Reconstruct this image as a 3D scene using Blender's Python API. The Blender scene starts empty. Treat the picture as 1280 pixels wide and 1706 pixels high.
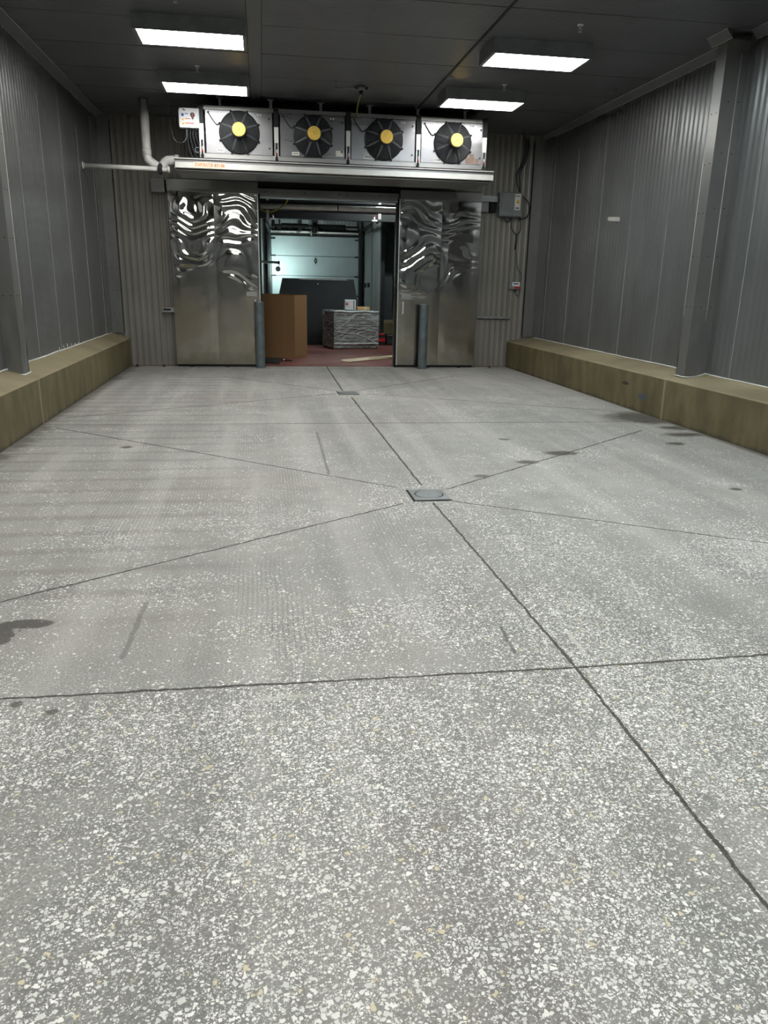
import bpy, bmesh, math, random
from mathutils import Vector, Matrix, noise
random.seed(7)
C = bpy.context.scene.collection
sc = bpy.context.scene
PI = math.pi

# ------------------------------------------------------------------ camera calibration (1280x1706 frame)
F = 1275.0; CAMH = 1.5
YAW, PITCH, ROLL = .1591, .29124, .020415
cy, sy, cp, sp, cr, sr = math.cos(YAW), math.sin(YAW), math.cos(PITCH), math.sin(PITCH), math.cos(ROLL), math.sin(ROLL)
FW = Vector((sy*cp, cy*cp, -sp)); R0 = Vector((cy, -sy, 0)); U0 = R0.cross(FW)
RT = R0*cr + U0*sr; UP = U0*cr - R0*sr
def ray(x, y): return FW + RT*((x-640)/F) - UP*((y-853)/F)
def P(x, y, Y):                      # where the sight line meets the vertical plane at depth Y
    d = ray(x, y); return d*(Y/d.y) + Vector((0, 0, CAMH))
def G(x, y, z=0.0):                  # where it meets a level plane
    d = ray(x, y); return d*((z-CAMH)/d.z) + Vector((0, 0, CAMH))
def XW(x, y, X):
    d = ray(x, y); return d*(X/d.x) + Vector((0, 0, CAMH))

cam = bpy.data.cameras.new('camera'); co = bpy.data.objects.new('camera', cam); C.objects.link(co)
cam.sensor_fit = 'VERTICAL'; cam.sensor_height = 36; cam.lens = 36*F/1706; cam.clip_start = .05
m = Matrix((RT, UP, -FW)).transposed().to_4x4(); m.translation = (0, 0, CAMH); co.matrix_world = m
sc.camera = co

# ------------------------------------------------------------------ materials
def srgb(r, g, b):
    f = lambda c: (c/255/12.92) if c/255 <= .04045 else ((c/255+.055)/1.055)**2.4
    return (f(r), f(g), f(b), 1)
class N:
    def __init__(s, name):
        s.m = bpy.data.materials.new(name); s.m.use_nodes = True; s.t = s.m.node_tree; s.n = s.t.nodes; s.l = s.t.links
        s.b = s.n['Principled BSDF']; s.out = s.n['Material Output']
    def put(s, sock, v):
        if hasattr(v, 'is_linked') or isinstance(v, bpy.types.NodeSocket): s.l.new(v, sock)
        elif v is not None:
            try: sock.default_value = v
            except Exception: sock.default_value = tuple(v)[:3]
    def math(s, op, a, b=None, c=None, clamp=False):
        n = s.n.new('ShaderNodeMath'); n.operation = op; n.use_clamp = clamp
        for i, v in enumerate((a, b, c)):
            if v is not None: s.put(n.inputs[i], v)
        return n.outputs[0]
    def vec(s, op, a, b=None, scale=None):
        n = s.n.new('ShaderNodeVectorMath'); n.operation = op
        s.put(n.inputs[0], a)
        if b is not None: s.put(n.inputs[1], b)
        if scale is not None: s.put(n.inputs['Scale'], scale)
        return n.outputs['Value'] if op in ('LENGTH', 'DOT_PRODUCT', 'DISTANCE') else n.outputs[0]
    def pos(s):
        n = s.n.new('ShaderNodeNewGeometry'); return n.outputs['Position']
    def sep(s, v):
        n = s.n.new('ShaderNodeSeparateXYZ'); s.put(n.inputs[0], v); return n.outputs
    def comb(s, x, y, z):
        n = s.n.new('ShaderNodeCombineXYZ')
        for i, v in enumerate((x, y, z)): s.put(n.inputs[i], v)
        return n.outputs[0]
    def noise(s, v, scale, detail=3, rough=.5, dist=0):
        n = s.n.new('ShaderNodeTexNoise'); s.put(n.inputs['Vector'], v); n.inputs['Scale'].default_value = scale
        n.inputs['Detail'].default_value = detail; n.inputs['Roughness'].default_value = rough; n.inputs['Distortion'].default_value = dist
        return n.outputs['Fac']
    def voro(s, v, scale, feature='F1', out='Distance', rnd=1):
        n = s.n.new('ShaderNodeTexVoronoi'); n.feature = feature; s.put(n.inputs['Vector'], v); n.inputs['Scale'].default_value = scale
        n.inputs['Randomness'].default_value = rnd
        return n.outputs[out]
    def ramp(s, v, a, b, lo=0., hi=1.):
        n = s.n.new('ShaderNodeMapRange'); n.interpolation_type = 'SMOOTHSTEP'; s.put(n.inputs[0], v)
        for i, q in enumerate((a, b, lo, hi)): s.put(n.inputs[i+1], q)
        return n.outputs[0]
    def mix(s, f, a, b, mode='MIX'):
        n = s.n.new('ShaderNodeMix'); n.data_type = 'RGBA'; n.blend_type = mode
        s.put(n.inputs[0], f); s.put(n.inputs[6], a); s.put(n.inputs[7], b); return n.outputs[2]
    def bump(s, h, strength, dist=.01):
        n = s.n.new('ShaderNodeBump'); s.put(n.inputs['Height'], h); n.inputs['Strength'].default_value = strength
        n.inputs['Distance'].default_value = dist; s.l.new(n.outputs[0], s.b.inputs['Normal'])
    def set(s, color=None, rough=None, metal=None, spec=None):
        for k, v in (('Base Color', color), ('Roughness', rough), ('Metallic', metal), ('Specular IOR Level', spec)):
            if v is not None: s.put(s.b.inputs[k], v)
        return s.m

def plain(name, rgb, rough=.5, metal=0., var=.12, scale=6., bump=0., bscale=60., stretch=(1, 1, 1)):
    s = N(name); p = s.vec('MULTIPLY', s.pos(), stretch)
    n1 = s.noise(p, scale, 4); c = srgb(*rgb)
    lo = tuple(x*(1-var) for x in c[:3])+(1,); hi = tuple(min(1, x*(1+var)) for x in c[:3])+(1,)
    s.set(s.mix(s.ramp(n1, .3, .7), lo, hi), s.ramp(n1, .2, .8, max(.02, rough-.06), min(1, rough+.06)), metal)
    if bump: s.bump(s.noise(p, bscale, 3), bump, .004)
    return s.m
def emis(name, rgb, strength):
    s = N(name); s.set((0, 0, 0, 1), .5); s.b.inputs['Emission Color'].default_value = rgb; s.b.inputs['Emission Strength'].default_value = strength
    return s.m

M = {}
# painted steel wall panels
def wall_paint(name, rgb, rough, metal, var=.1):
    s = N(name); p = s.pos()
    n1 = s.noise(s.vec('MULTIPLY', p, (1, 1, .25)), 1.6, 5, .6); n2 = s.noise(s.vec('MULTIPLY', p, (1, 1, .6)), 3, 3)
    c = srgb(*rgb); f = s.math('ADD', s.math('MULTIPLY', n1, .6), s.math('MULTIPLY', n2, .4))
    lo = tuple(x*(1-var) for x in c[:3])+(1,); hi = tuple(x*(1+var) for x in c[:3])+(1,)
    s.set(s.mix(s.ramp(f, .35, .65), lo, hi), s.ramp(f, .3, .7, rough-.03, rough+.03), metal)
    return s.m
M['wall'] = wall_paint('wall_panel_paint', (124, 126, 126), .33, .6)
M['back'] = wall_paint('back_wall_paint', (136, 133, 126), .42, .35)
M['ceil'] = wall_paint('ceiling_panel_paint', (118, 120, 124), .36, .55)
M['trim'] = wall_paint('trim_steel', (132, 132, 130), .36, .6)
M['caulk'] = plain('white_caulk', (215, 216, 210), .6)
M['trim_tape'] = plain('dull_white_tape', (168, 166, 160), .6)
M['seam'] = plain('grey_panel_sealant', (158, 160, 158), .6)
M['joint'] = plain('dark_joint', (40, 40, 40), .6)
M['galv'] = plain('galvanised_steel', (165, 168, 166), .35, .9, .15, 10)
M['steel'] = plain('brushed_stainless', (156, 156, 154), .34, .9, .06, 4, stretch=(.3, 1, 6))
M['alum'] = plain('mill_aluminium', (205, 205, 200), .38, .6, .05, 5)
M['black'] = plain('black_plastic', (26, 27, 30), .45)
M['rubber'] = plain('black_rubber', (16, 16, 17), .7)
M['wire'] = plain('guard_wire_black', (48, 50, 54), .4)
M['spoke'] = plain('guard_spoke_grey', (112, 116, 120), .4)
M['dark'] = plain('dark_void', (14, 15, 18), .8)
M['yellow'] = plain('motor_yellow', (232, 196, 90), .5, 0, .12, 30)
M['panel'] = plain('fan_panel_stainless', (146, 146, 148), .30, .95, .06, 3, stretch=(.3, 1, 2))
M['pvc'] = plain('white_pvc', (236, 236, 232), .35)
M['white'] = plain('white_plastic', (222, 224, 226), .4)
M['label'] = plain('label_paper', (228, 226, 220), .6)
M['orange'] = plain('orange_print', (222, 92, 40), .6)
M['cream'] = plain('label_backing', (240, 214, 190), .6)
M['blackprint'] = plain('dark_print', (58, 48, 30), .6)
M['brown'] = plain('brown_print', (120, 100, 88), .6)
M['blue'] = plain('blue_print', (60, 90, 170), .6)
M['warn'] = plain('warning_yellow', (225, 190, 50), .6)
M['red'] = plain('red_plastic', (190, 32, 34), .4)
M['boxgrey'] = plain('grey_enclosure_paint', (128, 133, 134), .45)
M['bollard'] = plain('bollard_grey_paint', (92, 102, 104), .5, .1, .18, 8)
M['cable'] = plain('dark_cable', (44, 47, 54), .5)
M['paleCable'] = plain('grey_cable', (120, 124, 128), .5)
M['yelcable'] = plain('yellow_cable', (158, 150, 60), .5)
M['card'] = plain('cardboard', (146, 114, 76), .85, 0, .06, 20, stretch=(8, 8, .3))
M['card2'] = plain('light_cardboard', (206, 168, 112), .8, 0, .08, 20)
M['sheet'] = plain('pale_cardboard_sheet', (214, 200, 172), .8)
M['board'] = plain('black_dock_panel', (40, 46, 48), .55, .1, .2, 2)
M['garage'] = plain('white_dock_door', (176, 190, 192), .5, 0, .04, 3)
M['seal'] = plain('dark_green_steel', (52, 60, 62), .5, .4, .15, 6)
M['darksteel'] = plain('black_steel', (26, 29, 30), .5, .4, .2, 10)
M['dockwall'] = wall_paint('dock_wall_paint', (150, 156, 154), .45, .3)
M['wood'] = plain('pallet_wood', (110, 92, 74), .85, 0, .2, 14, stretch=(1, 8, 8))
M['cartons'] = plain('wrapped_cartons', (92, 76, 72), .7, 0, .35, 5, stretch=(1, 1, 3))
M['lens'] = emis('lamp_diffuser', (1, .985, .95, 1), 27)
M['lensB'] = emis('lamp_diffuser_cool', (.90, .97, 1, 1), 27)
M['docklens'] = emis('dock_lamp_lens', (.78, 1, .95, 1), 800)
M['docktube'] = emis('dock_ceiling_tube', (.88, 1, .98, 1), 95)
M['docktubeA'] = emis('dock_doorway_tube', (.93, 1, .98, 1), 230)
M['pane'] = plain('drain_lid_steel', (138, 143, 142), .4, .5, .1, 12)

# dented stainless skin
s = N('dented_stainless'); p = s.pos(); z = s.sep(p)[2]
low = s.ramp(s.math('ADD', z, s.math('MULTIPLY', s.noise(p, 1.6, 3), .6)), 1.35, 1.9, 1, 0)
grime = s.noise(s.vec('MULTIPLY', p, (1.2, 1, 1)), 3, 5, .6)
s.set(s.mix(s.math('MULTIPLY', low, s.ramp(grime, .3, .7, .5, 1)), srgb(182, 182, 178), srgb(158, 152, 138)),
      s.math('ADD', s.math('MULTIPLY', low, s.ramp(grime, .35, .7, .12, .22)), .045), .97)
M['dent'] = s.m

# olive stained concrete kerb
s = N('stained_kerb_concrete'); p = s.pos(); xyz = s.sep(p)
n1 = s.noise(s.vec('MULTIPLY', p, (2, 2, .7)), 2.6, 5, .6); n2 = s.noise(p, 1.1, 4); n3 = s.noise(p, 60, 2)
col = s.mix(s.ramp(n1, .25, .8), srgb(86, 79, 52), srgb(112, 103, 73))
col = s.mix(s.math('MULTIPLY', s.ramp(n2, .45, .7), .6), col, srgb(72, 66, 44))
lit_top = s.ramp(xyz[2], .462, .475); col = s.mix(lit_top, col, s.mix(s.ramp(n2, .3, .7), srgb(144, 134, 106), srgb(120, 110, 84)))  # kerb top coloured paler than its front, light from above put into the colour
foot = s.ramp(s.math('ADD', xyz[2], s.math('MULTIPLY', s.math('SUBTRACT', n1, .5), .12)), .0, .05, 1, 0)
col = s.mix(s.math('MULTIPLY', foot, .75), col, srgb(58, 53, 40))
for yy in (8.45,):
    d = s.math('ABSOLUTE', s.math('SUBTRACT', xyz[1], s.math('ADD', yy, s.math('MULTIPLY', s.math('SUBTRACT', s.noise(p, 4, 3), .5), .05))))
    col = s.mix(s.math('MULTIPLY', s.math('MULTIPLY', s.ramp(d, .008, .03, 1, 0), s.math('SUBTRACT', 1, lit_top)), .45), col, srgb(170, 162, 136))
bm_ = s.vec('LENGTH', s.vec('MULTIPLY', s.vec('SUBTRACT', p, (4.66, 8.95, .20)), (1, 1, 3)))
bm_ = s.math('ADD', bm_, s.math('MULTIPLY', s.math('SUBTRACT', s.noise(s.vec('MULTIPLY', p, (1, 1, 4)), 12, 3), .5), .25))
col = s.mix(s.math('MULTIPLY', s.ramp(bm_, .08, .16, 1, 0), .7), col, srgb(60, 78, 92))
bm_ = s.vec('LENGTH', s.vec('MULTIPLY', s.vec('SUBTRACT', p, (4.66, 9.42, .31)), (1, 1, 4)))
col = s.mix(s.ramp(bm_, .06, .11, 1, 0), col, srgb(48, 42, 32))
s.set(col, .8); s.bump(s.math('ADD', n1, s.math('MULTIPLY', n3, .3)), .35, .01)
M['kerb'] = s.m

# concrete floor: ground joints, stones, tining, wet patches
s = N('exposed_aggregate_concrete'); p = s.pos(); xyz = s.sep(p)
flat = s.comb(xyz[0], xyz[1], 0.)
wob = s.vec('ADD', flat, s.vec('SCALE', s.comb(s.math('SUBTRACT', s.noise(flat, 9, 4, .7), .5), s.math('SUBTRACT', s.noise(s.vec('ADD', flat, (7, 3, 0)), 9, 4, .7), .5), 0.), scale=.035))
def seg(a, b):
    ba = (b[0]-a[0], b[1]-a[1], 0); L2 = ba[0]**2+ba[1]**2
    pa = s.vec('SUBTRACT', wob, (a[0], a[1], 0))
    h = s.math('DIVIDE', s.vec('DOT_PRODUCT', pa, ba), L2, clamp=True)
    return s.vec('LENGTH', s.vec('SUBTRACT', pa, s.vec('SCALE', ba, scale=h)))
g = lambda x, y: tuple(G(x, y))[:2]
DR1 = (1.19, 5.34); DR2 = (1.175, 10.74)
lines = [((1.16, 14.25), g(571, 651)), (g(586, 662), g(702, 808)), (g(722, 838), g(960, 1112)), (g(960, 1112), (g(1280, 1512)[0]-.0, g(1280, 1512)[1])), (g(1280, 1512), (1.27, -3)),
         ((-2.3, 2.70), g(960, 1112)), (g(960, 1112), (4.75, 2.72)), ((-2.3, g(500, 705.5)[1]+.03), (4.66, g(700, 705.5)[1]-.0)),
         (g(95, 713), g(660, 812)), (g(0, 1003), g(672, 839)), ((-2.3, 3.0), g(0, 1003)), (g(745, 815), g(1070, 717)), (g(755, 835), g(1280, 905)), (g(1280, 905), (4.7, 3.4)),
         (g(109, 696), g(560, 656)), (g(371, 627), g(562, 651)), (g(600, 650), g(756, 627)), (g(611, 656), g(1024, 685))]
dmin = None
for a, b in lines:
    d = seg(a, b); dmin = d if dmin is None else s.math('MINIMUM', dmin, d)
wn = s.noise(flat, 3.5, 3)
width = s.math('ADD', s.math('MULTIPLY', s.ramp(xyz[1], 4, 10, 1, 1.9), .0048), s.math('MULTIPLY', s.math('SUBTRACT', wn, .4), .006))
joint = s.ramp(s.math('SUBTRACT', dmin, width), 0., .004, 1, 0)
# cement
big = s.noise(flat, .55, 4, .6); mid = s.noise(flat, 3.0, 4, .65); fine = s.noise(flat, 105, 4, .75); vf = s.noise(flat, 420, 2)
cem = s.mix(s.ramp(big, .35, .65), srgb(158, 157, 151), srgb(174, 172, 165))
cem = s.mix(s.math('MULTIPLY', s.ramp(mid, .3, .75), .35), cem, srgb(142, 142, 135))
pink = s.ramp(s.noise(s.vec('ADD', flat, (20, 5, 0)), .7, 3), .5, .72)
cem = s.mix(s.math('MULTIPLY', pink, .3), cem, srgb(172, 158, 150))
sand = s.ramp(fine, .42, .56)
white = s.ramp(fine, .56, .66)
cem = s.mix(s.math('MULTIPLY', white, .3), cem, srgb(206, 205, 198))
cem = s.mix(s.math('MULTIPLY', s.math('SUBTRACT', 1, sand), .5), cem, srgb(104, 104, 100))
# stone patches: strong near the camera, fading beyond the first joint
near = s.ramp(xyz[1], 2.55, 2.85, 1, 0)
patchn = s.noise(s.vec('ADD', flat, (3.3, 1.7, 0)), 1.15, 5, .65)
wob2 = s.vec('ADD', flat, s.comb(s.math('MULTIPLY', s.math('SUBTRACT', patchn, .5), .8), s.math('MULTIPLY', s.math('SUBTRACT', mid, .5), .4), 0.))
patchY = s.ramp(s.vec('LENGTH', s.vec('MULTIPLY', s.vec('SUBTRACT', flat, (2.1, 3.5, 0)), (.8, .9, 0))), .5, 1.7, 1, 0)
rightb = s.ramp(xyz[0], -.35, .35, 0, 1)
dens = s.math('ADD', s.math('MULTIPLY', near, .30), s.math('MULTIPLY', s.math('SUBTRACT', patchn, .5), 2.9))
dens = s.math('ADD', dens, s.math('MULTIPLY', patchY, .30))
dens = s.math('ADD', dens, s.math('MULTIPLY', s.math('MULTIPLY', near, rightb), .26))
dens = s.math('SUBTRACT', dens, s.math('MULTIPLY', s.ramp(xyz[1], 2.8, 6.5), .16))
for c_, r_ in ((DR1, .75), (DR2, .9)):
    dens = s.math('ADD', dens, s.math('MULTIPLY', s.ramp(s.vec('DISTANCE', flat, (c_[0], c_[1], 0)), .3, r_, 1, 0), .35))
for (px_, py_), rx, ry, k in (((620, 1230), .35, .35, .22), ((1000, 1240), .35, .3, .2), ((180, 1370), .42, .30, -.34), ((1180, 1420), .22, .28, -.22), ((760, 1480), .25, .12, -.16), ((100, 1640), .2, .15, .15), ((640, 1560), .25, .12, .16)):
    q = g(px_, py_); e = s.vec('LENGTH', s.vec('MULTIPLY', s.vec('SUBTRACT', wob2, (q[0], q[1], 0)), (1/rx, 1/ry, 0)))
    dens = s.math('ADD', dens, s.math('MULTIPLY', s.ramp(e, .3, 1.3, 1, 0), k))
dens = s.math('MINIMUM', s.math('MAXIMUM', s.math('ADD', dens, .12), .05), .74)
WP = s.comb(s.noise(flat, 120, 2), s.noise(s.vec('ADD', flat, (9, 9, 0)), 120, 2), 0.)
def stones(scale, rmin, off):
    v = s.vec('ADD', s.vec('ADD', flat, off), s.vec('SCALE', WP, scale=.35/scale))
    d = s.voro(v, scale, 'DISTANCE_TO_EDGE'); c = s.voro(v, scale, out='Color'); cs = s.sep(c)
    on = s.math('LESS_THAN', cs[0], s.math('MULTIPLY', dens, .78))
    thr = s.math('ADD', s.math('MULTIPLY', cs[1], .17), rmin)
    return s.math('MULTIPLY', on, s.ramp(s.math('SUBTRACT', d, thr), 0, .05, 0, 1)), cs[2]
m1, t1 = stones(66, .09, (0, 0, 0)); m2, t2 = stones(105, .07, (5, 2, 0)); m3, t3 = stones(190, .05, (1, 8, 0))
stc = s.mix(t1, srgb(214, 213, 206), srgb(245, 243, 236))
stc = s.mix(s.math('GREATER_THAN', t1, .975), stc, srgb(214, 204, 172))
ms = s.math('MAXIMUM', m1, s.math('MAXIMUM', m2, s.math('MULTIPLY', m3, .75)))
col = s.mix(s.math('MULTIPLY', s.ramp(dens, .15, .6), .45), cem, srgb(96, 96, 93))
col = s.mix(s.math('MULTIPLY', ms, .97), col, stc)
# tining: fine grooves running towards the door, cross bands on the left half
tx = s.math('ADD', xyz[0], s.math('MULTIPLY', s.noise(flat, 1.2, 2), .03))
tin = s.ramp(s.math('SINE', s.math('MULTIPLY', tx, 2*PI/.024)), .1, .9)
tinm = s.math('MULTIPLY', s.ramp(xyz[1], 2.7, 3.1), s.ramp(s.noise(s.vec('MULTIPLY', flat, (1, .35, 1)), 1.4, 3), .42, .62))
tinm = s.math('MULTIPLY', tinm, s.ramp(xyz[0], 1.4, .6, .25, 1))
col = s.mix(s.math('MULTIPLY', s.math('MULTIPLY', tin, tinm), .30), col, srgb(92, 92, 88))
by = s.math('ADD', xyz[1], s.math('MULTIPLY', s.noise(flat, .8, 2), .08))
band = s.ramp(s.math('SINE', s.math('MULTIPLY', by, 2*PI/.33)), .35, 1.)
bandm = s.math('MULTIPLY', s.ramp(xyz[0], .3, -.8), s.ramp(xyz[1], 3.0, 3.6))
col = s.mix(s.math('MULTIPLY', s.math('MULTIPLY', band, bandm), .32), col, srgb(112, 104, 98))
# wide pale / dark drag streaks running towards the door
st = s.noise(s.vec('MULTIPLY', flat, (1, .06, 1)), 3.2, 3)
col = s.mix(s.math('MULTIPLY', s.ramp(st, .5, .68), .22), col, srgb(104, 104, 99))
col = s.mix(s.math('MULTIPLY', s.ramp(st, .5, .34), .22), col, srgb(196, 194, 186))
# stains
BN = {}
def blobnoise(k):
    k = 3.5 if k < 4 else 8 if k < 10 else 14
    if k not in BN: BN[k] = s.noise(flat, k, 3, .6)
    return BN[k]
def blob(cx, cy_, rx, ry, amp=.5, edge=.2, sc_=5):
    d = s.vec('LENGTH', s.vec('MULTIPLY', s.vec('SUBTRACT', flat, (cx, cy_, 0)), (1/rx, 1/ry, 0)))
    d = s.math('ADD', d, s.math('MULTIPLY', s.math('SUBTRACT', blobnoise(sc_), .5), amp*2))
    return s.ramp(d, 1-edge, 1+edge, 1, 0)
wet = None
for a in ((-1.24, 3.25, .16, .11, .75, .06, 7), (-1.08, 3.35, .13, .045, .6, .08, 9), (-.92, 2.645, .022, .022, .2, .2, 12), (-.78, 2.575, .022, .02, .2, .2, 12),
          (4.60, 8.55, .50, .42, .6, .4, 3.5), (4.6, 7.9, .2, .12, .8, .4, 7), (4.45, 7.5, .22, .10, .8, .4, 7), (4.1, 7.05, .10, .07, .8, .4, 7),
          (g(880, 770)[0], g(880, 770)[1], .10, .07, .6, .3, 8), (g(935, 755)[0], g(935, 755)[1], .16, .10, .6, .3, 8), (g(805, 793)[0], g(805, 793)[1], .07, .05, .6, .3, 8),
          (g(1225, 815)[0], g(1225, 815)[1], .05, .04, .4, .3, 8), (g(210, 745)[0], g(210, 745)[1], .06, .05, .5, .3, 8), (g(840, 732)[0], g(840, 732)[1], .06, .05, .5, .3, 8)):
    b_ = blob(*a); wet = b_ if wet is None else s.math('MAXIMUM', wet, b_)
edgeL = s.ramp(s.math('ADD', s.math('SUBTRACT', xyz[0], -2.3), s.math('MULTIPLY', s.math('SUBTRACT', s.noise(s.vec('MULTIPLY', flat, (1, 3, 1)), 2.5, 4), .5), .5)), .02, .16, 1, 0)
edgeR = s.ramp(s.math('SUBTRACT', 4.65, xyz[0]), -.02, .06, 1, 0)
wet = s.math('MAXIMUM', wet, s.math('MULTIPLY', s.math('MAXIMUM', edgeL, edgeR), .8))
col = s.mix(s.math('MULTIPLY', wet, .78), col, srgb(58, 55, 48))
# scuffs
for a, b, wd, cc, k in ((g(835, 1045), g(858, 1088), .012, srgb(80, 80, 78), .7), (g(945, 1052), g(975, 1088), .014, srgb(200, 196, 186), .7),
                        (g(243, 1005), g(205, 1095), .018, srgb(92, 92, 88), .5), (g(528, 720), g(548, 790), .018, srgb(96, 94, 88), .6), (g(430, 1165), g(520, 1158), .02, srgb(190, 190, 180), .5)):
    col = s.mix(s.math('MULTIPLY', s.ramp(seg(a, b), wd*.4, wd, 1, 0), k), col, cc)
col = s.mix(s.math('MULTIPLY', joint, .88), col, srgb(52, 48, 40))
s.set(col, s.math('SUBTRACT', s.ramp(mid, .3, .7, .72, .84), s.math('MULTIPLY', wet, .35)), 0, .35)
hh = fine
s.bump(hh, .5, .004)
M['floor'] = s.m

s = N('red_dock_floor_paint'); p = s.pos()
n1 = s.noise(s.vec('MULTIPLY', p, (.6, 2.2, 1)), 2.2, 5, .65); n2 = s.noise(p, 25, 3)
col = s.mix(s.ramp(n1, .35, .6), srgb(122, 66, 62), srgb(140, 92, 84)); col = s.mix(s.ramp(n1, .6, .72), col, srgb(178, 158, 146))
s.set(s.mix(s.math('MULTIPLY', n2, .3), col, srgb(70, 40, 38)), .4)
M['redfloor'] = s.m

s = N('stretch_film'); p = s.pos()
v = s.vec('MULTIPLY', p, (1, 1, 5)); v2 = s.comb(s.math('ADD', s.sep(p)[0], s.math('MULTIPLY', s.sep(p)[2], .5)), s.sep(p)[1], s.math('SUBTRACT', s.math('MULTIPLY', s.sep(p)[2], 6), s.math('MULTIPLY', s.sep(p)[0], 3)))
n1 = s.noise(v, 3, 4, .6, .8); n2 = s.noise(v2, 2.4, 3, .6, .6)
f = s.math('MAXIMUM', s.ramp(n1, .44, .62), s.ramp(n2, .52, .64))
s.set(srgb(196, 204, 204), s.ramp(n1, .3, .7, .14, .3), 0, .9)
s.bump(s.math('ADD', n1, n2), .35, .02)
M['fold'] = plain('film_fold', (206, 214, 214), .25)
tr = s.n.new('ShaderNodeBsdfTransparent'); mx = s.n.new('ShaderNodeMixShader')
s.put(mx.inputs[0], s.math('ADD', s.math('MULTIPLY', f, .38), .30)); s.l.new(tr.outputs[0], mx.inputs[1]); s.l.new(s.b.outputs[0], mx.inputs[2]); s.l.new(mx.outputs[0], s.out.inputs[0])
M['film'] = s.m

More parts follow.
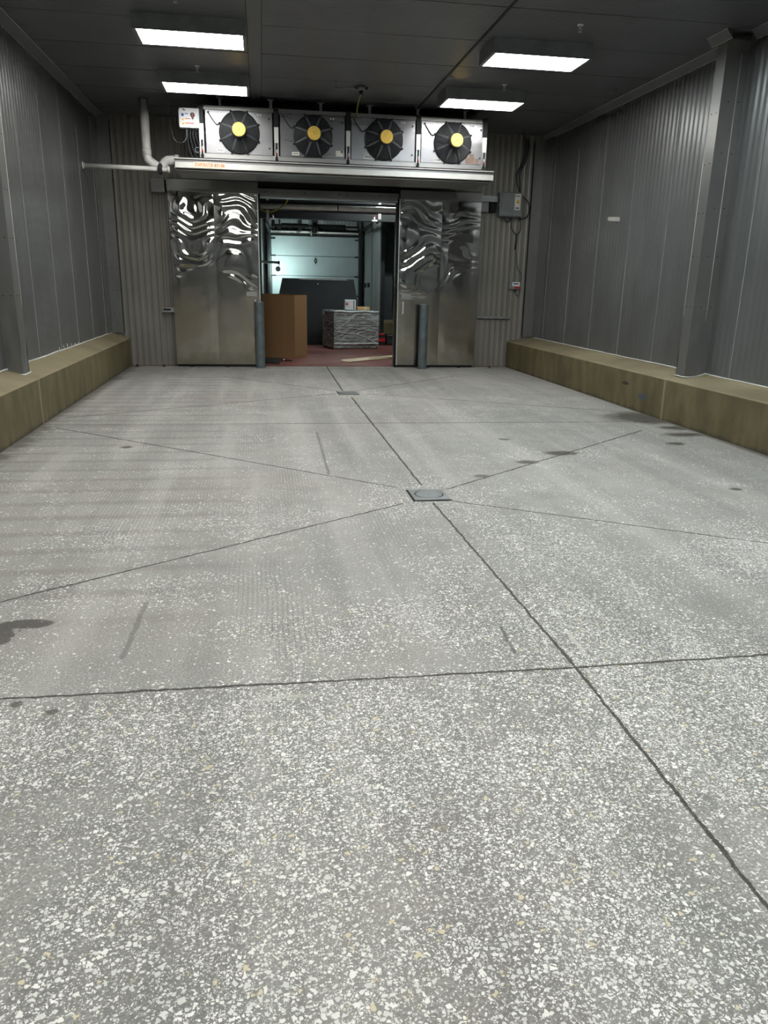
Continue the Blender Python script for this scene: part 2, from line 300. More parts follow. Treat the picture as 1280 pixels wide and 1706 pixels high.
# ------------------------------------------------------------------ mesh builder
class MB:
    def __init__(s): s.v = []; s.f = []; s.mi = []; s.sm = []; s.cur = 0; s.mats = []
    def mat(s, m):
        m = M[m] if isinstance(m, str) else m
        if m not in s.mats: s.mats.append(m)
        s.cur = s.mats.index(m); return s
    def add(s, vs, fs, smooth=False):
        o = len(s.v); s.v += [Vector(v) for v in vs]
        for f in fs: s.f.append([i+o for i in f]); s.mi.append(s.cur); s.sm.append(smooth)
        return s
    def box(s, x0, x1, y0, y1, z0, z1, T=None, c=0.0):
        if c:                                           # chamfered along every edge
            bm = bmesh.new(); bmesh.ops.create_cube(bm, size=1)
            for v in bm.verts: v.co = Vector(((x0+x1)/2+v.co.x*(x1-x0), (y0+y1)/2+v.co.y*(y1-y0), (z0+z1)/2+v.co.z*(z1-z0)))
            bmesh.ops.bevel(bm, geom=bm.edges[:], offset=c, segments=2, affect='EDGES', profile=.5)
            bm.verts.index_update(); vs = [v.co.copy() for v in bm.verts]; fs = [[v.index for v in f.verts] for f in bm.faces]; bm.free()
        else:
            vs = [Vector((x, y, z)) for z in (z0, z1) for y in (y0, y1) for x in (x0, x1)]
            fs = [(0, 2, 3, 1), (4, 5, 7, 6), (0, 1, 5, 4), (2, 6, 7, 3), (0, 4, 6, 2), (1, 3, 7, 5)]
        if T is not None: vs = [T @ v for v in vs]
        return s.add(vs, fs)
    def cyl(s, a, b, r0, r1=None, n=16, cap=True, smooth=True):
        a = Vector(a); b = Vector(b); r1 = r0 if r1 is None else r1; d = (b-a).normalized()
        u = d.orthogonal().normalized(); w = d.cross(u)
        vs = [a+(u*math.cos(t)+w*math.sin(t))*r0 for t in [2*PI*i/n for i in range(n)]] + [b+(u*math.cos(t)+w*math.sin(t))*r1 for t in [2*PI*i/n for i in range(n)]]
        s.add(vs, [(i, (i+1) % n, n+(i+1) % n, n+i) for i in range(n)], smooth)
        if cap: s.add(vs, [tuple(range(n))[::-1], tuple(range(n, 2*n))])
        return s
    def tube(s, pts, r, n=10, cap=True):
        pts = [Vector(p) for p in pts]; rings = []; u = None
        for i, p in enumerate(pts):
            d = (pts[min(i+1, len(pts)-1)]-pts[max(i-1, 0)]).normalized()
            u = d.orthogonal().normalized() if u is None else (u-d*u.dot(d)).normalized(); w = d.cross(u)
            rings.append([p+(u*math.cos(2*PI*k/n)+w*math.sin(2*PI*k/n))*r for k in range(n)])
        vs = [v for q in rings for v in q]
        fs = [(i*n+k, i*n+(k+1) % n, (i+1)*n+(k+1) % n, (i+1)*n+k) for i in range(len(pts)-1) for k in range(n)]
        s.add(vs, fs, True)
        if cap: s.add(rings[0], [tuple(range(n))[::-1]]); s.add(rings[-1], [tuple(range(n))])
        return s
    def prism(s, poly, d):                               # polygon (3-D points) pushed along vector d
        n = len(poly); d = Vector(d); poly = [Vector(q) for q in poly]
        vs = poly+[q+d for q in poly]
        return s.add(vs, [tuple(range(n))[::-1], tuple(range(n, 2*n))]+[(i, (i+1) % n, n+(i+1) % n, n+i) for i in range(n)])
    def ring(s, c, ax, R, r, n=48, k=8):
        c = Vector(c); ax = Vector(ax).normalized(); u = ax.orthogonal().normalized(); w = ax.cross(u); vs = []
        for i in range(n):
            t = 2*PI*i/n; e = u*math.cos(t)+w*math.sin(t)
            for j in range(k): q = 2*PI*j/k; vs.append(c+e*(R+r*math.cos(q))+ax*(r*math.sin(q)))
        return s.add(vs, [(i*k+j, ((i+1) % n)*k+j, ((i+1) % n)*k+(j+1) % k, i*k+(j+1) % k) for i in range(n) for j in range(k)], True)
    def sphere(s, c, r, n=16, k=10, sq=(1, 1, 1)):
        vs = []
        for j in range(k+1):
            for i in range(n):
                a = PI*j/k; t = 2*PI*i/n
                vs.append(Vector(c)+Vector((math.sin(a)*math.cos(t)*sq[0], math.sin(a)*math.sin(t)*sq[1], math.cos(a)*sq[2]))*r)
        return s.add(vs, [(j*n+i, (j+1)*n+i, (j+1)*n+(i+1) % n, j*n+(i+1) % n) for j in range(k) for i in range(n)], True)
    def build(s, name, parent=None, **kw):
        lo = Vector([min(v[i] for v in s.v) for i in range(3)]); hi = Vector([max(v[i] for v in s.v) for i in range(3)])
        o0 = Vector(((lo.x+hi.x)/2, (lo.y+hi.y)/2, lo.z))
        me = bpy.data.meshes.new(name); me.from_pydata([v-o0 for v in s.v], [], s.f)
        for m_ in s.mats: me.materials.append(m_)
        me.polygons.foreach_set('material_index', s.mi); me.polygons.foreach_set('use_smooth', s.sm)
        me.validate(); me.update()
        bm = bmesh.new(); bm.from_mesh(me); bmesh.ops.remove_doubles(bm, verts=bm.verts, dist=1e-5); bmesh.ops.recalc_face_normals(bm, faces=bm.faces)
        bm.to_mesh(me); bm.free()
        o = bpy.data.objects.new(name, me); C.objects.link(o); adopt(o, parent, o0)
        return tag(o, **kw)
WORLD = {}
def adopt(o, parent, wloc):
    wloc = Vector(wloc); WORLD[o.name] = wloc
    if parent is not None: o.parent = parent; o.location = wloc-WORLD[parent.name]
    else: o.location = wloc
def tag(o, label=None, cat=None, group=None, kind=None):
    for k, v in (('label', label), ('category', cat), ('group', group), ('kind', kind)):
        if v: o[k] = v
    return o
def thing(name, loc, label, cat, group=None, kind=None):
    o = bpy.data.objects.new(name, None); o.empty_display_size = .1; C.objects.link(o); adopt(o, None, loc)
    return tag(o, label, cat, group, kind)
def mb(m): return MB().mat(m)
def text(body, size, loc, rx, rz, mat, parent, name, width=None):
    cu = bpy.data.curves.new(name, 'FONT'); cu.body = body; cu.size = size; cu.extrude = .0012; cu.align_x = 'CENTER'; cu.align_y = 'CENTER'; cu.offset = size*.02
    tmp = bpy.data.objects.new('tmp', cu); C.objects.link(tmp)
    dg = bpy.context.evaluated_depsgraph_get(); me = bpy.data.meshes.new_from_object(tmp.evaluated_get(dg)); bpy.data.objects.remove(tmp)
    xs = [v.co.x for v in me.vertices]; sx = 1 if width is None else width/(max(xs)-min(xs)); me.transform(Matrix.Translation((-(max(xs)+min(xs))/2, 0, 0)))
    me.transform(Matrix.Rotation(rz, 4, 'Z') @ Matrix.Rotation(rx, 4, 'X') @ Matrix.Diagonal((sx, 1, 1, 1)))
    me.materials.clear(); me.materials.append(M[mat])
    o = bpy.data.objects.new(name, me); C.objects.link(o); adopt(o, parent, loc); return o
def arc(c, r, a0, a1, n, plane='xz'):
    out = []
    for i in range(n+1):
        a = a0+(a1-a0)*i/n; u, w = r*math.cos(a), r*math.sin(a)
        out.append(Vector(c)+(Vector((u, 0, w)) if plane == 'xz' else Vector((u, w, 0)) if plane == 'xy' else Vector((0, u, w))))
    return out
def spline(pts, n=8):
    pts = [Vector(p) for p in pts]; q = [pts[0]]+pts+[pts[-1]]; out = []
    for i in range(1, len(q)-2):
        a, b, c, d = q[i-1:i+3]
        for k in range(n):
            t = k/n; out.append(.5*((2*b)+(c-a)*t+(2*a-5*b+4*c-d)*t*t+(3*b-a-3*c+d)*t**3))
    out.append(pts[-1]); return out

# ------------------------------------------------------------------ room shell
XL, XR, YB, ZC, YF = -2.6, 5.1, 14.37, 4.05, -3.2
OX0, OX1, OZ = .015, 2.435, 2.93                     # doorway
def ribs(a0, a1, pitch, depth, phase=0.0):           # ribbed sheet profile: list of (position, depth)
    out = [(a0, 0)]; k = math.ceil((a0-phase)/pitch)
    while phase+k*pitch+pitch*.62 < a1-.001:
        b = phase+k*pitch
        if b > a0+.001: out += [(b, 0), (b+pitch*.14, depth), (b+pitch*.46, depth), (b+pitch*.60, 0)]
        k += 1
    out.append((a1, 0)); return out
def sheet(b, prof, f0, f1, sm=False):                          # f0/f1 turn (position, depth) into the two edge points
    vs = [f0(*q) for q in prof]+[f1(*q) for q in prof]; n = len(prof)
    b.add(vs, [(i, i+1, n+i+1, n+i) for i in range(n-1)], sm)
# floor
b = mb('floor'); b.box(-2.9, 5.4, YF, 14.26, -.15, 0); b.build('floor', kind='structure')
b = mb('redfloor'); b.box(-2.9, 5.4, 14.26, 24.4, -.15, -.003); b.build('floor', kind='structure')
# side walls
for side, X, sg in (('left', XL, 1), ('right', XR, -1)):
    b = mb('wall')
    sheet(b, ribs(YF, YB, .105, .0028), lambda a, d: (X+sg*d, a, 0), lambda a, d: (X+sg*d, a, ZC), True)
    b.box(min(X-sg*.2, X-sg*.012), max(X-sg*.2, X-sg*.012), YF, YB, 0, ZC)
    o = b.build('wall_'+side, kind='structure')
    # sealant beads between panels
    c = mb('seam')
    for k in range(-11, 6):
        y = 8.66+1.035*k if side == 'left' else 8.62+1.035*k
        if side == 'right' and k == -1: y = 7.855
        if y > YB-.1 or y < YF: continue
        z1 = 3.9 if k % 2 else 3.6
        w = .0028
        c.box(min(X+sg*.001, X+sg*.0065), max(X+sg*.001, X+sg*.0065), y-w, y+w, .5, z1)
    c.build('panel_sealant', o, label='pale sealant beads between the panels')
# back wall around the doorway
b = mb('back')
fr = lambda a, d, z: (a, YB-d, z)
sheet(b, ribs(XL, OX0, .105, .006), lambda a, d: fr(a, d, 0), lambda a, d: fr(a, d, ZC))
sheet(b, ribs(OX1, XR, .105, .006), lambda a, d: fr(a, d, 0), lambda a, d: fr(a, d, ZC))
sheet(b, ribs(OX0, OX1, .105, .006), lambda a, d: fr(a, d, OZ), lambda a, d: fr(a, d, ZC))
b.mat('trim'); b.box(XL, OX0, YB+.005, YB+.2, 0, ZC); b.box(OX1, XR, YB+.005, YB+.2, 0, ZC); b.box(OX0, OX1, YB+.005, YB+.2, OZ, ZC)
b.build('wall_back', kind='structure')
b = mb('wall'); sheet(b, ribs(XL, XR, .105, .006), lambda a, d: (a, YF+d, 0), lambda a, d: (a, YF+d, ZC)); b.box(XL, XR, YF-.2, YF-.01, 0, ZC); b.build('wall_front', kind='structure')
# ceiling: ribs run across the room
b = mb('ceil'); sheet(b, ribs(YF, YB, .055, .0025), lambda a, d: (XL, a, ZC-d), lambda a, d: (XR, a, ZC-d)); b.box(XL-.2, XR+.2, YF-.2, YB+.2, ZC+.01, ZC+.2)
ce = b.build('ceiling', kind='structure')
b = mb('trim')
for k in range(-12, 5):
    y = 9.205+1.07*k
    if y < YB: b.box(XL, XR, y-.004, y+.004, ZC-.006, ZC)
b.build('panel_seam', ce, label='thin pale seams across the ceiling')
b = mb('ceil'); b.box(-.075, .075, YF, YB-.02, ZC-.012, ZC-.001); b.mat('joint'); b.box(-.079, -.072, YF, YB-.02, ZC-.013, ZC-.001); b.box(.072, .079, YF, YB-.02, ZC-.013, ZC-.001); b.build('trim_1', kind='structure')
b = mb('joint'); b.box(2.415, 2.44, YF, YB-.02, ZC-.012, ZC-.001); b.build('trim_2', kind='structure')
# cove trims, wall to ceiling
def cove(n, X, sg, cx, wz, segs):
    for i, (y0, y1, off) in enumerate(segs):
        x0 = X+sg*off
        b = mb('ceil'); b.prism([(x0, y0, wz), (x0+sg*(abs(cx-X)), y0, ZC-.003), (x0, y0, ZC-.003)], (0, y1-y0, 0))
        b.mat('caulk'); b.tube([(x0+sg*.001, y0, wz), (x0+sg*.001, y1, wz)], .0028, 5); b.tube([(x0+sg*abs(cx-X), y0, ZC-.004), (x0+sg*abs(cx-X), y1, ZC-.004)], .0032, 5)
        b.build('trim_%d' % (n+i), kind='structure')
cove(3, XL, 1, -2.49, 3.985, [(YF, YB, 0)])
cove(4, XR, -1, 5.03, 3.965, [(YF, 8.24, 0), (8.24, 8.62, .27), (8.62, YB, 0)])
# corner trims with screws
def screws(b, pts, ax, r=.006):
    b.mat('darksteel')
    for q in pts: b.cyl(q, Vector(q)+Vector(ax)*.004, r, n=8)
b = mb('trim'); b.box(XL+.004, XL+.014, YB-.42, YB-.02, .56, 4.0); b.box(XL+.004, XL+.20, YB-.03, YB-.02, .56, 4.0); b.box(XL+.10, XL+.12, YB-.034, YB-.03, .56, 4.0)
b.mat('dark'); b.box(XL+.207, XL+.216, YB-.022, YB-.014, .56, 3.95)
screws(b, [(XL+.07, YB-.03, .9+.38*k) for k in range(8)]+[(XL+.15, YB-.03, .9+.38*k) for k in range(8)], (0, -1, 0)); b.build('trim_7', kind='structure')
b = mb('trim'); b.box(XR-.014, XR-.004, YB-.45, YB-.02, .56, 4.0); b.box(XR-.20, XR-.004, YB-.03, YB-.02, .56, 4.0); b.box(XR-.11, XR-.09, YB-.036, YB-.03, .56, 4.0)
b.mat('dark'); b.box(XR-.222, XR-.205, YB-.026, YB-.014, .56, 3.95)
b.build('trim_8', kind='structure')
# kerbs
YK = 14.30
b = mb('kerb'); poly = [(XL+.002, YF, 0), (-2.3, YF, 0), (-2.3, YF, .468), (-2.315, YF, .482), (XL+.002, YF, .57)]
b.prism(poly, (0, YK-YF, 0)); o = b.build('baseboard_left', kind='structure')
b = mb('caulk'); b.tube(spline([(XL+.012, YK-.05-.3*k, .572+random.uniform(-.003, .004)) for k in range(45)], 2), .009, 6)
for k in range(6): b.tube([(XL+.012, 10.6+.22*k+random.uniform(-.05, .05), .57), (XL+.008, 10.6+.22*k, .60+random.uniform(0, .03))], .004, 5)
b.build('sealant_bead', o, label='white sealant bead along the kerb top')
kx = lambda y: 4.585+(14.2-y)*.0155
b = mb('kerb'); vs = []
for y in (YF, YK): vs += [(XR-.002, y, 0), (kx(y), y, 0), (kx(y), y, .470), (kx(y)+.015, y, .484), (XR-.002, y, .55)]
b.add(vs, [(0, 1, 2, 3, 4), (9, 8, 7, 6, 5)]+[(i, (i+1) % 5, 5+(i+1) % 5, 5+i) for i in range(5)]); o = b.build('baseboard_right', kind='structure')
b = mb('caulk'); b.tube(spline([(XR-.012, YK-.05-.3*k, .553+random.uniform(-.003, .004)) for k in range(45)], 2), .008, 6); b.build('sealant_bead', o, label='white sealant bead along the kerb top')
# column covers on both side walls
def column(n, x0, x1, y0, y1, face, z0, lab):
    sg = 1 if face == x1 else -1
    b = mb('trim')
    # front skin with dents near the foot
    nz = 70; ny = 6; vs = []
    for j in range(nz+1):
        z = z0+(3.98-z0)*j/nz
        for i in range(ny+1):
            y = y0+(y1-y0)*i/ny
            amp = .018 if z < z0+.75 else 0.002
            d = noise.noise(Vector((y*9, z*5, n)))*amp*(1 if 0 < i < ny else .5)
            vs.append((face+sg*d, y, z))
    b.add(vs, [(j*(ny+1)+i, j*(ny+1)+i+1, (j+1)*(ny+1)+i+1, (j+1)*(ny+1)+i) for j in range(nz) for i in range(ny)], True)
    nx = 6; vs = []
    for j in range(nz+1):
        z = z0+(3.98-z0)*j/nz
        for i in range(nx+1):
            x = x0+(x1-x0)*i/nx; vs.append((x, y0+noise.noise(Vector((x*9, z*4, n+5)))*(.010 if z < z0+.6 else .001), z))
    b.add(vs, [(j*(nx+1)+i, j*(nx+1)+i+1, (j+1)*(nx+1)+i+1, (j+1)*(nx+1)+i) for j in range(nz) for i in range(nx)], True)
    b.box(x0+.003, x1-.003, y0+.03, y1-.001, z0, 3.98)
    screws(b, [(face, y0+(y1-y0)*f_, z) for f_ in (.3, .75) for z in (1.3, 1.85, 2.3, 2.8, 3.3)], (sg, 0, 0)); screws(b, [(x0+(x1-x0)*f_, y0, z) for f_ in (.35, .8) for z in (1.3, 1.85, 2.35, 2.9, 3.4)], (0, -1, 0))
    b.mat('caulk'); xe = face
    b.tube([(face, y1, 1.2), (face, y1, 3.7)], .004, 5)
    b.tube(spline([(face+sg*.008, y1+.02, z0+.006), (face+sg*.014, (y0+y1)/2, z0+.006), (face+sg*.012, y0-.01, z0+.006), ((x0+x1)/2, y0-.012, z0+.010), ((x0 if sg > 0 else x1), y0-.012, .57 if sg > 0 else .56)], 4), .008, 6)
    if sg < 0: b.tube([((x0+x1)/2+.04, y0-.003, 1.15), ((x0+x1)/2+.04, y0-.003, 3.85)], .004, 5)
    b.mat('dark'); b.box(face-.004 if sg > 0 else face, face if sg > 0 else face+.004, y1, y1+.012, z0, z0+.72 if sg > 0 else 1.15)
    b.build('trim_%d' % n, kind='structure')
column(9, XL, -2.435, 8.42, 8.63, -2.435, .515, '')
column(10, 4.84, XR, 8.33, 8.52, 4.84, .512, '')

# ------------------------------------------------------------------ ceiling lights
def light(x, y, lens, label, grp='ceiling light panels in the cold room', zt=ZC, w=.53, d=.265):
    t = thing('ceiling_light', (x, y, zt-.15), label, 'ceiling light', grp)
    h = mb('boxgrey'); zb = zt-.15
    h.box(x-w-.04, x+w+.03, y-d-.015, y+d+.015, zb+.012, zt-.002)
    for a in ((x-w-.04, x-w, y-d-.015, y+d+.015), (x+w, x+w+.03, y-d-.015, y+d+.015), (x-w, x+w, y-d-.015, y-d), (x-w, x+w, y+d, y+d+.015)): h.box(*a, zb, zb+.012)
    h.build('housing', t); q = mb(lens); q.box(x-w, x+w, y-d, y+d, zb+.002, zb+.010); q.build('diffuser', t, label='glowing white diffuser')
    for xx in (x-w+.1, x+w-.1): mb('steel').box(xx-.02, xx+.02, y-d-.024, y-d-.015, zb+.01, zb+.04).build('latch', t)
rows = [(11.54, 'nearest the fans'), (9.33, 'second from the fans'), (6.62, 'third from the fans'), (4.88, 'fourth from the fans'), (2.65, 'fifth from the fans'), (.42, 'sixth from the fans'), (-1.8, 'furthest from the fans')]
for y, w in rows:
    light(-.65, y, 'lens', 'glowing rectangular ceiling light over the left side, '+w)
    light(3.11, y, 'lensB' if y < 10 else 'lens', 'glowing rectangular ceiling light over the right side, '+w)
# sprinklers
for (x, y), w in (((3.28, 8.47), 'small sprinkler head above the nearer right ceiling light'), ((3.27, 11.0), 'small sprinkler head between the two right ceiling lights'),
                  ((-.715, 11.0), 'small sprinkler head between the two left ceiling lights'), ((-.725, 8.47), 'small sprinkler head above the nearer left ceiling light')):
    t = thing('sprinkler_head', (x, y, ZC-.07), w, 'sprinkler', 'ceiling sprinkler heads')
    q = mb('white'); q.cyl((x, y, ZC+.004), (x, y, ZC-.012), .035, .028, 20); q.build('escutcheon', t)
    q = mb('alum'); q.cyl((x, y, ZC-.012), (x, y, ZC-.04), .011, n=10); q.tube([(x-.011, y, ZC-.035), (x-.018, y, ZC-.05), (x, y, ZC-.066)], .003, 6); q.tube([(x+.011, y, ZC-.035), (x+.018, y, ZC-.05), (x, y, ZC-.066)], .003, 6); q.cyl((x, y, ZC-.066), (x, y, ZC-.07), .02, n=14); q.build('nozzle', t)

# ------------------------------------------------------------------ evaporator
YU = 12.5
t = thing('evaporator_unit', (1.2, YU+.4, 3.03), 'wide stainless evaporator with four black fans hung under the ceiling', 'evaporator')
EX0, EX1 = P(331, 200, YU).x, P(811, 220, YU).x
ZT, ZB = 3.90, 3.20
b = mb('steel'); b.box(EX0, EX1, YU+.05, YU+.95, ZB+.003, ZB+.012); b.box(EX0, EX1, YU+.05, YU+.95, ZT-.012, ZT); b.box(EX0, EX0+.012, YU+.05, YU+.95, ZB, ZT); b.box(EX1-.012, EX1, YU+.05, YU+.95, ZB, ZT)
b.mat('dark'); b.box(EX0+.012, EX1-.012, YU+.40, YU+.9, ZB+.012, ZT-.012)
b.mat('galv')
for i in range(160): x = EX0+.03+(EX1-EX0-.06)*i/159; b.box(x-.001, x+.001, YU+.385, YU+.40, ZB+.02, ZT-.02)
b.build('casing', t)
b = mb('steel'); b.box(EX0-.0, EX1+.0, YU-.002, YU+.05, ZT-.055, ZT); b.box(EX0, EX1, YU-.012, YU+.05, ZB-.0, ZB+.062); b.build('front_rail', t)
for i in range(6):
    x = EX0+.3+(EX1-EX0-.6)*i/5; q = mb('galv'); q.box(x-.02, x+.02, YU+.2, YU+.24, ZT, ZC-.003); q.box(x-.05, x+.05, YU+.17, YU+.27, ZC-.012, ZC-.003); q.build('hanger', t)
panels = [((341, 179), (455, 266), (399, 222), (454, 183), (345, 261)), ((466, 185), (574.6, 272), (521.5, 228), 0, 0), ((585.5, 193), (690.5, 276.7), (639.5, 235.5), 0, 0), ((703, 200.5), (803, 282.6), (754, 241), 0, 0)]
FR = .318
def fan(i, a, b_, c_):
    x0, x1 = P(a[0], a[1], YU).x, P(b_[0], b_[1], YU).x
    z0, z1 = ZB+.066, ZT-.058
    cx = P(c_[0], c_[1], YU).x; cz = (z0+z1)/2
    cx = min(max(cx, x0+FR+.06), x1-FR-.06); R = min(FR, (z1-z0)/2-.008)
    # panel with a round mouth
    b = mb('panel'); n = 64; ci = []; sq = []
    hw0, hw1, hh = cx-x0, x1-cx, (z1-z0)/2
    for k in range(n):
        t_ = 2*PI*(k+.5)/n; cc, ss = math.cos(t_), math.sin(t_); ci.append((cx+R*cc*.99, YU-.004, cz+R*ss*.99))
        q = min((hw1 if cc > 0 else hw0)/max(abs(cc), 1e-6), hh/max(abs(ss), 1e-6)); sq.append((cx+q*cc, YU-.004, cz+q*ss))
    b.add(ci+sq, [(k, (k+1) % n, n+(k+1) % n, n+k) for k in range(n)])
    back = [(x, YU+.02, z) for x, _, z in ci]; b.add(ci+back, [(k, (k+1) % n, n+(k+1) % n, n+k) for k in range(n)], True)
    b.box(x0, x1, YU-.004, YU+.006, z0-.001, z0+.004); b.box(x0, x1, YU-.004, YU+.006, z1-.004, z1+.001)
    b.box(x0, x0+.004, YU-.004, YU+.006, z0, z1); b.box(x1-.004, x1, YU-.004, YU+.006, z0, z1)
    b.mat('rubber')
    for xx in (x0-.004, x1+.002): b.box(xx-.003, xx+.003, YU-.002, YU+.012, z0, z1)
    b.box(x0, x1, YU-.002, YU+.012, z0-.007, z0-.001); b.box(x0, x1, YU-.002, YU+.012, z1+.001, z1+.006)
    fp = b.build('fan_panel', t, label='stainless fan panel')
    # orifice tunnel
    q = mb('black'); q.cyl((cx, YU-.03, cz), (cx, YU+.25, cz), R, R, 64, cap=False)
    q.ring((cx, YU-.03, cz), (0, 1, 0), R, .012, 64, 8); q.build('fan_shroud', fp)
    # blades
    q = mb('black')
    for k in range(7):
        a_ = 2*PI*k/7; vs = []
        for u in range(5):
            r = .07+(R*.93-.07)*u/4
            for w in range(4):
                s_ = (w/3-.5)*(.55-.12*u/4)+.18*(u/4); yy = YU+.13+(w/3-.5)*.09
                vs.append((cx+r*math.cos(a_+s_), yy, cz+r*math.sin(a_+s_)))
        q.add(vs, [(u*4+w, u*4+w+1, u*4+w+5, u*4+w+4) for u in range(4) for w in range(3)], True)
    q.cyl((cx, YU+.06, cz), (cx, YU+.2, cz), .08, n=24); q.build('fan_blades', fp)
    # guard: domed wire rings, eight double spokes, feet
    yr, yh = YU-.045, YU-.20
    dome = lambda f: yh+(yr-yh)*f**1.9
    q = mb('wire')
    for k in range(26):
        f = .34+.66*k/25; q.ring((cx, dome(f), cz), (0, 1, 0), R*f*1.0, .0030, 56, 5)
    q.mat('spoke')
    for k in range(8):
        a_ = PI/8+PI/4*k
        for da in (-.045, .045):
            q.tube([(cx+R*f*math.cos(a_+da*(1.1-f)*2), dome(f)-.004, cz+R*f*math.sin(a_+da*(1.1-f)*2)) for f in (.32, .45, .6, .75, .9, 1.0)], .0055, 5)
    q.mat('black')
    for k in range(8):
        a_ = PI/8+PI/4*k; e = Vector((math.cos(a_), 0, math.sin(a_)))
        q.tube([Vector((cx, YU-.045, cz))+e*R, Vector((cx, YU-.03, cz))+e*(R+.022)], .012, 6); q.cyl(Vector((cx, YU-.04, cz))+e*(R+.022), Vector((cx, YU-.002, cz))+e*(R+.022), .016, n=8)
    q.build('fan_guard', fp)
    q = mb('black'); q.cyl((cx, YU+.05, cz), (cx, YU-.27, cz), .098, n=32); q.ring((cx, YU-.2, cz), (0, 1, 0), .103, .01, 32, 6); q.mat('blackprint'); q.cyl((cx, YU-.27, cz), (cx, YU-.285, cz), .101, .101, 32)
    mo = q.build('fan_motor', fp)
    q = mb('yellow'); q.cyl((cx, YU-.285, cz), (cx, YU-.300, cz), .096, .090, 32); q.sphere((cx, YU-.302, cz), .016, 12, 8, (1, .6, 1)); q.box(cx-.02, cx+.02, YU-.304, YU-.300, cz-.085, cz-.06); q.build('motor_cap', fp, label='yellow motor end cap')
    q = mb('cable'); q.tube(spline([(x0+.045, YU-.012, z1-.035), (x0+.085, YU-.025, z1-.10), (x0+.16, YU-.03, z1-.19), (cx-R*.92-.01, YU-.05, cz+R*.42)], 6), .007, 6); q.cyl((x0+.045, YU, z1-.035), (x0+.045, YU-.02, z1-.035), .014, n=10)
    q.build('motor_cable', fp)
    for zz in (z0+.095, z1-.085): mb('black').cyl((x1-.045, YU, zz), (x1-.045, YU-.018, zz), .013, n=10).build('latch', fp)
    q = mb('label'); lx = x0+.15+(.02*i); q.box(lx, lx+.11, YU-.0065, YU-.004, z0+.022, z0+.065); q.mat('blackprint')
    for k in range(5): q.box(lx+.015+.017*k, lx+.026+.017*k, YU-.0075, YU-.0063, z0+.036, z0+.052)
    q.build('panel_label', fp, label='small white paper label')
    for k in range(2): mb('label').cyl((x1-.21+.04*k, YU-.004, z1-.038), (x1-.21+.04*k, YU-.007, z1-.038), .012, n=12).build('panel_sticker', fp, label='small round white sticker')
    if i == 1: mb('label').box(x1-.135, x1-.02, YU-.0065, YU-.004, z0+.03, z0+.11).build('panel_label', fp, label='pale rectangular paper label')
    if i == 3:
        q = mb('brown'); q.box(x1-.27, x1-.13, YU-.0065, YU-.004, z0+.015, z0+.10); q.box(x1-.21, x1-.14, YU-.0067, YU-.004, z0+.10, z0+.15); q.box(x1-.12, x1-.06, YU-.0066, YU-.004, z0+.012, z0+.085); q.build('rating_plate', fp, label='worn brown rating plate')
    return x0, x1
edges = [fan(i, a, b_, c_) for i, (a, b_, c_, _, _) in enumerate(panels)]
posts = [EX0+.035]+[(edges[i][1]+edges[i+1][0])/2 for i in range(3)]+[EX1-.03]
for x in posts:
    q = mb('darksteel'); q.box(x-.035, x+.035, YU-.03, YU+.0, ZB+.45, ZT+.01); q.mat('alum'); q.box(x-.032, x+.032, YU-.034, YU-.002, ZB+.24, ZB+.45)
    q.mat('galv'); q.box(x-.032, x-.012, YU-.03, YU, ZB+.03, ZB+.24); q.box(x+.014, x+.032, YU-.03, YU, ZB+.03, ZB+.24); q.mat('rubber'); q.box(x-.012, x+.014, YU-.012, YU, ZB+.03, ZB+.24)
    q.mat('red'); q.cyl((x, YU-.018, ZB+.07), (x, YU-.018, ZB+.115), .009, n=8); q.mat('white'); q.cyl((x+.006, YU-.02, ZB+.10), (x+.006, YU-.02, ZB+.15), .008, n=8); q.mat('dark'); q.box(x-.02, x+.02, YU-.03, YU-.01, ZB, ZB+.05)
    q.build('hinge_post', t)
# drip pan
TX0, TX1 = P(290.5, 275, 12.42).x, P(822, 297, 12.42).x
TY = 12.42
b = mb('steel')
zt_, zb_ = 3.165, 3.035
b.prism([(TX0, TY, zb_+.012), (TX0, TY, zt_-.035), (TX0, TY+.02, zt_-.03), (TX0, TY+.02, zt_), (TX0, TY+.06, zt_), (TX0, TY+.06, zb_+.03), (TX0, TY+1.05, zb_+.005), (TX0, TY+1.05, zb_-.008), (TX0, TY+.06, zb_)], (TX1-TX0, 0, 0))
b.box(TX0, TX0+.01, TY, TY+1.05, zb_, zt_); b.box(TX1-.01, TX1, TY, TY+1.05, zb_, zt_); b.box(TX0, TX1, TY+1.04, TY+1.05, zb_, zt_)
b.mat('joint'); b.box(TX0, TX1, TY-.002, TY+.02, zt_-.012, zt_); b.mat('trim'); b.box(TX0+.02, TX1-.02, TY+.07, TY+1.03, zb_-.016, zb_-.009); b.mat('alum'); b.box(TX0-.005, TX1+.005, TY-.006, TY+.05, zt_, zt_+.012); b.box(TX0+.01, TX1, TY-.004, TY, zb_+.01, zt_-.045)
dp = b.build('drip_pan', t)
b = mb('cream'); sx0, sx1 = P(323, 279, TY).x, P(377, 282, TY).x; b.box(sx0, sx1, TY-.009, TY-.004, 3.052, 3.126); sign = b.build('unit_sign', dp, label='orange lettered evaporator number sign')
SW = sx1-sx0
text('EVAPORATOR', .068, (sx0+.325*SW, TY-.0095, 3.089), PI/2, 0, 'orange', sign, 'sign_letters', .56*SW)
text('8', .068, (sx0+.662*SW, TY-.0095, 3.089), PI/2, 0, 'blackprint', sign, 'sign_letters', .040*SW)
text('EV-86', .068, (sx0+.83*SW, TY-.0095, 3.089), PI/2, 0, 'orange', sign, 'sign_letters', .25*SW)
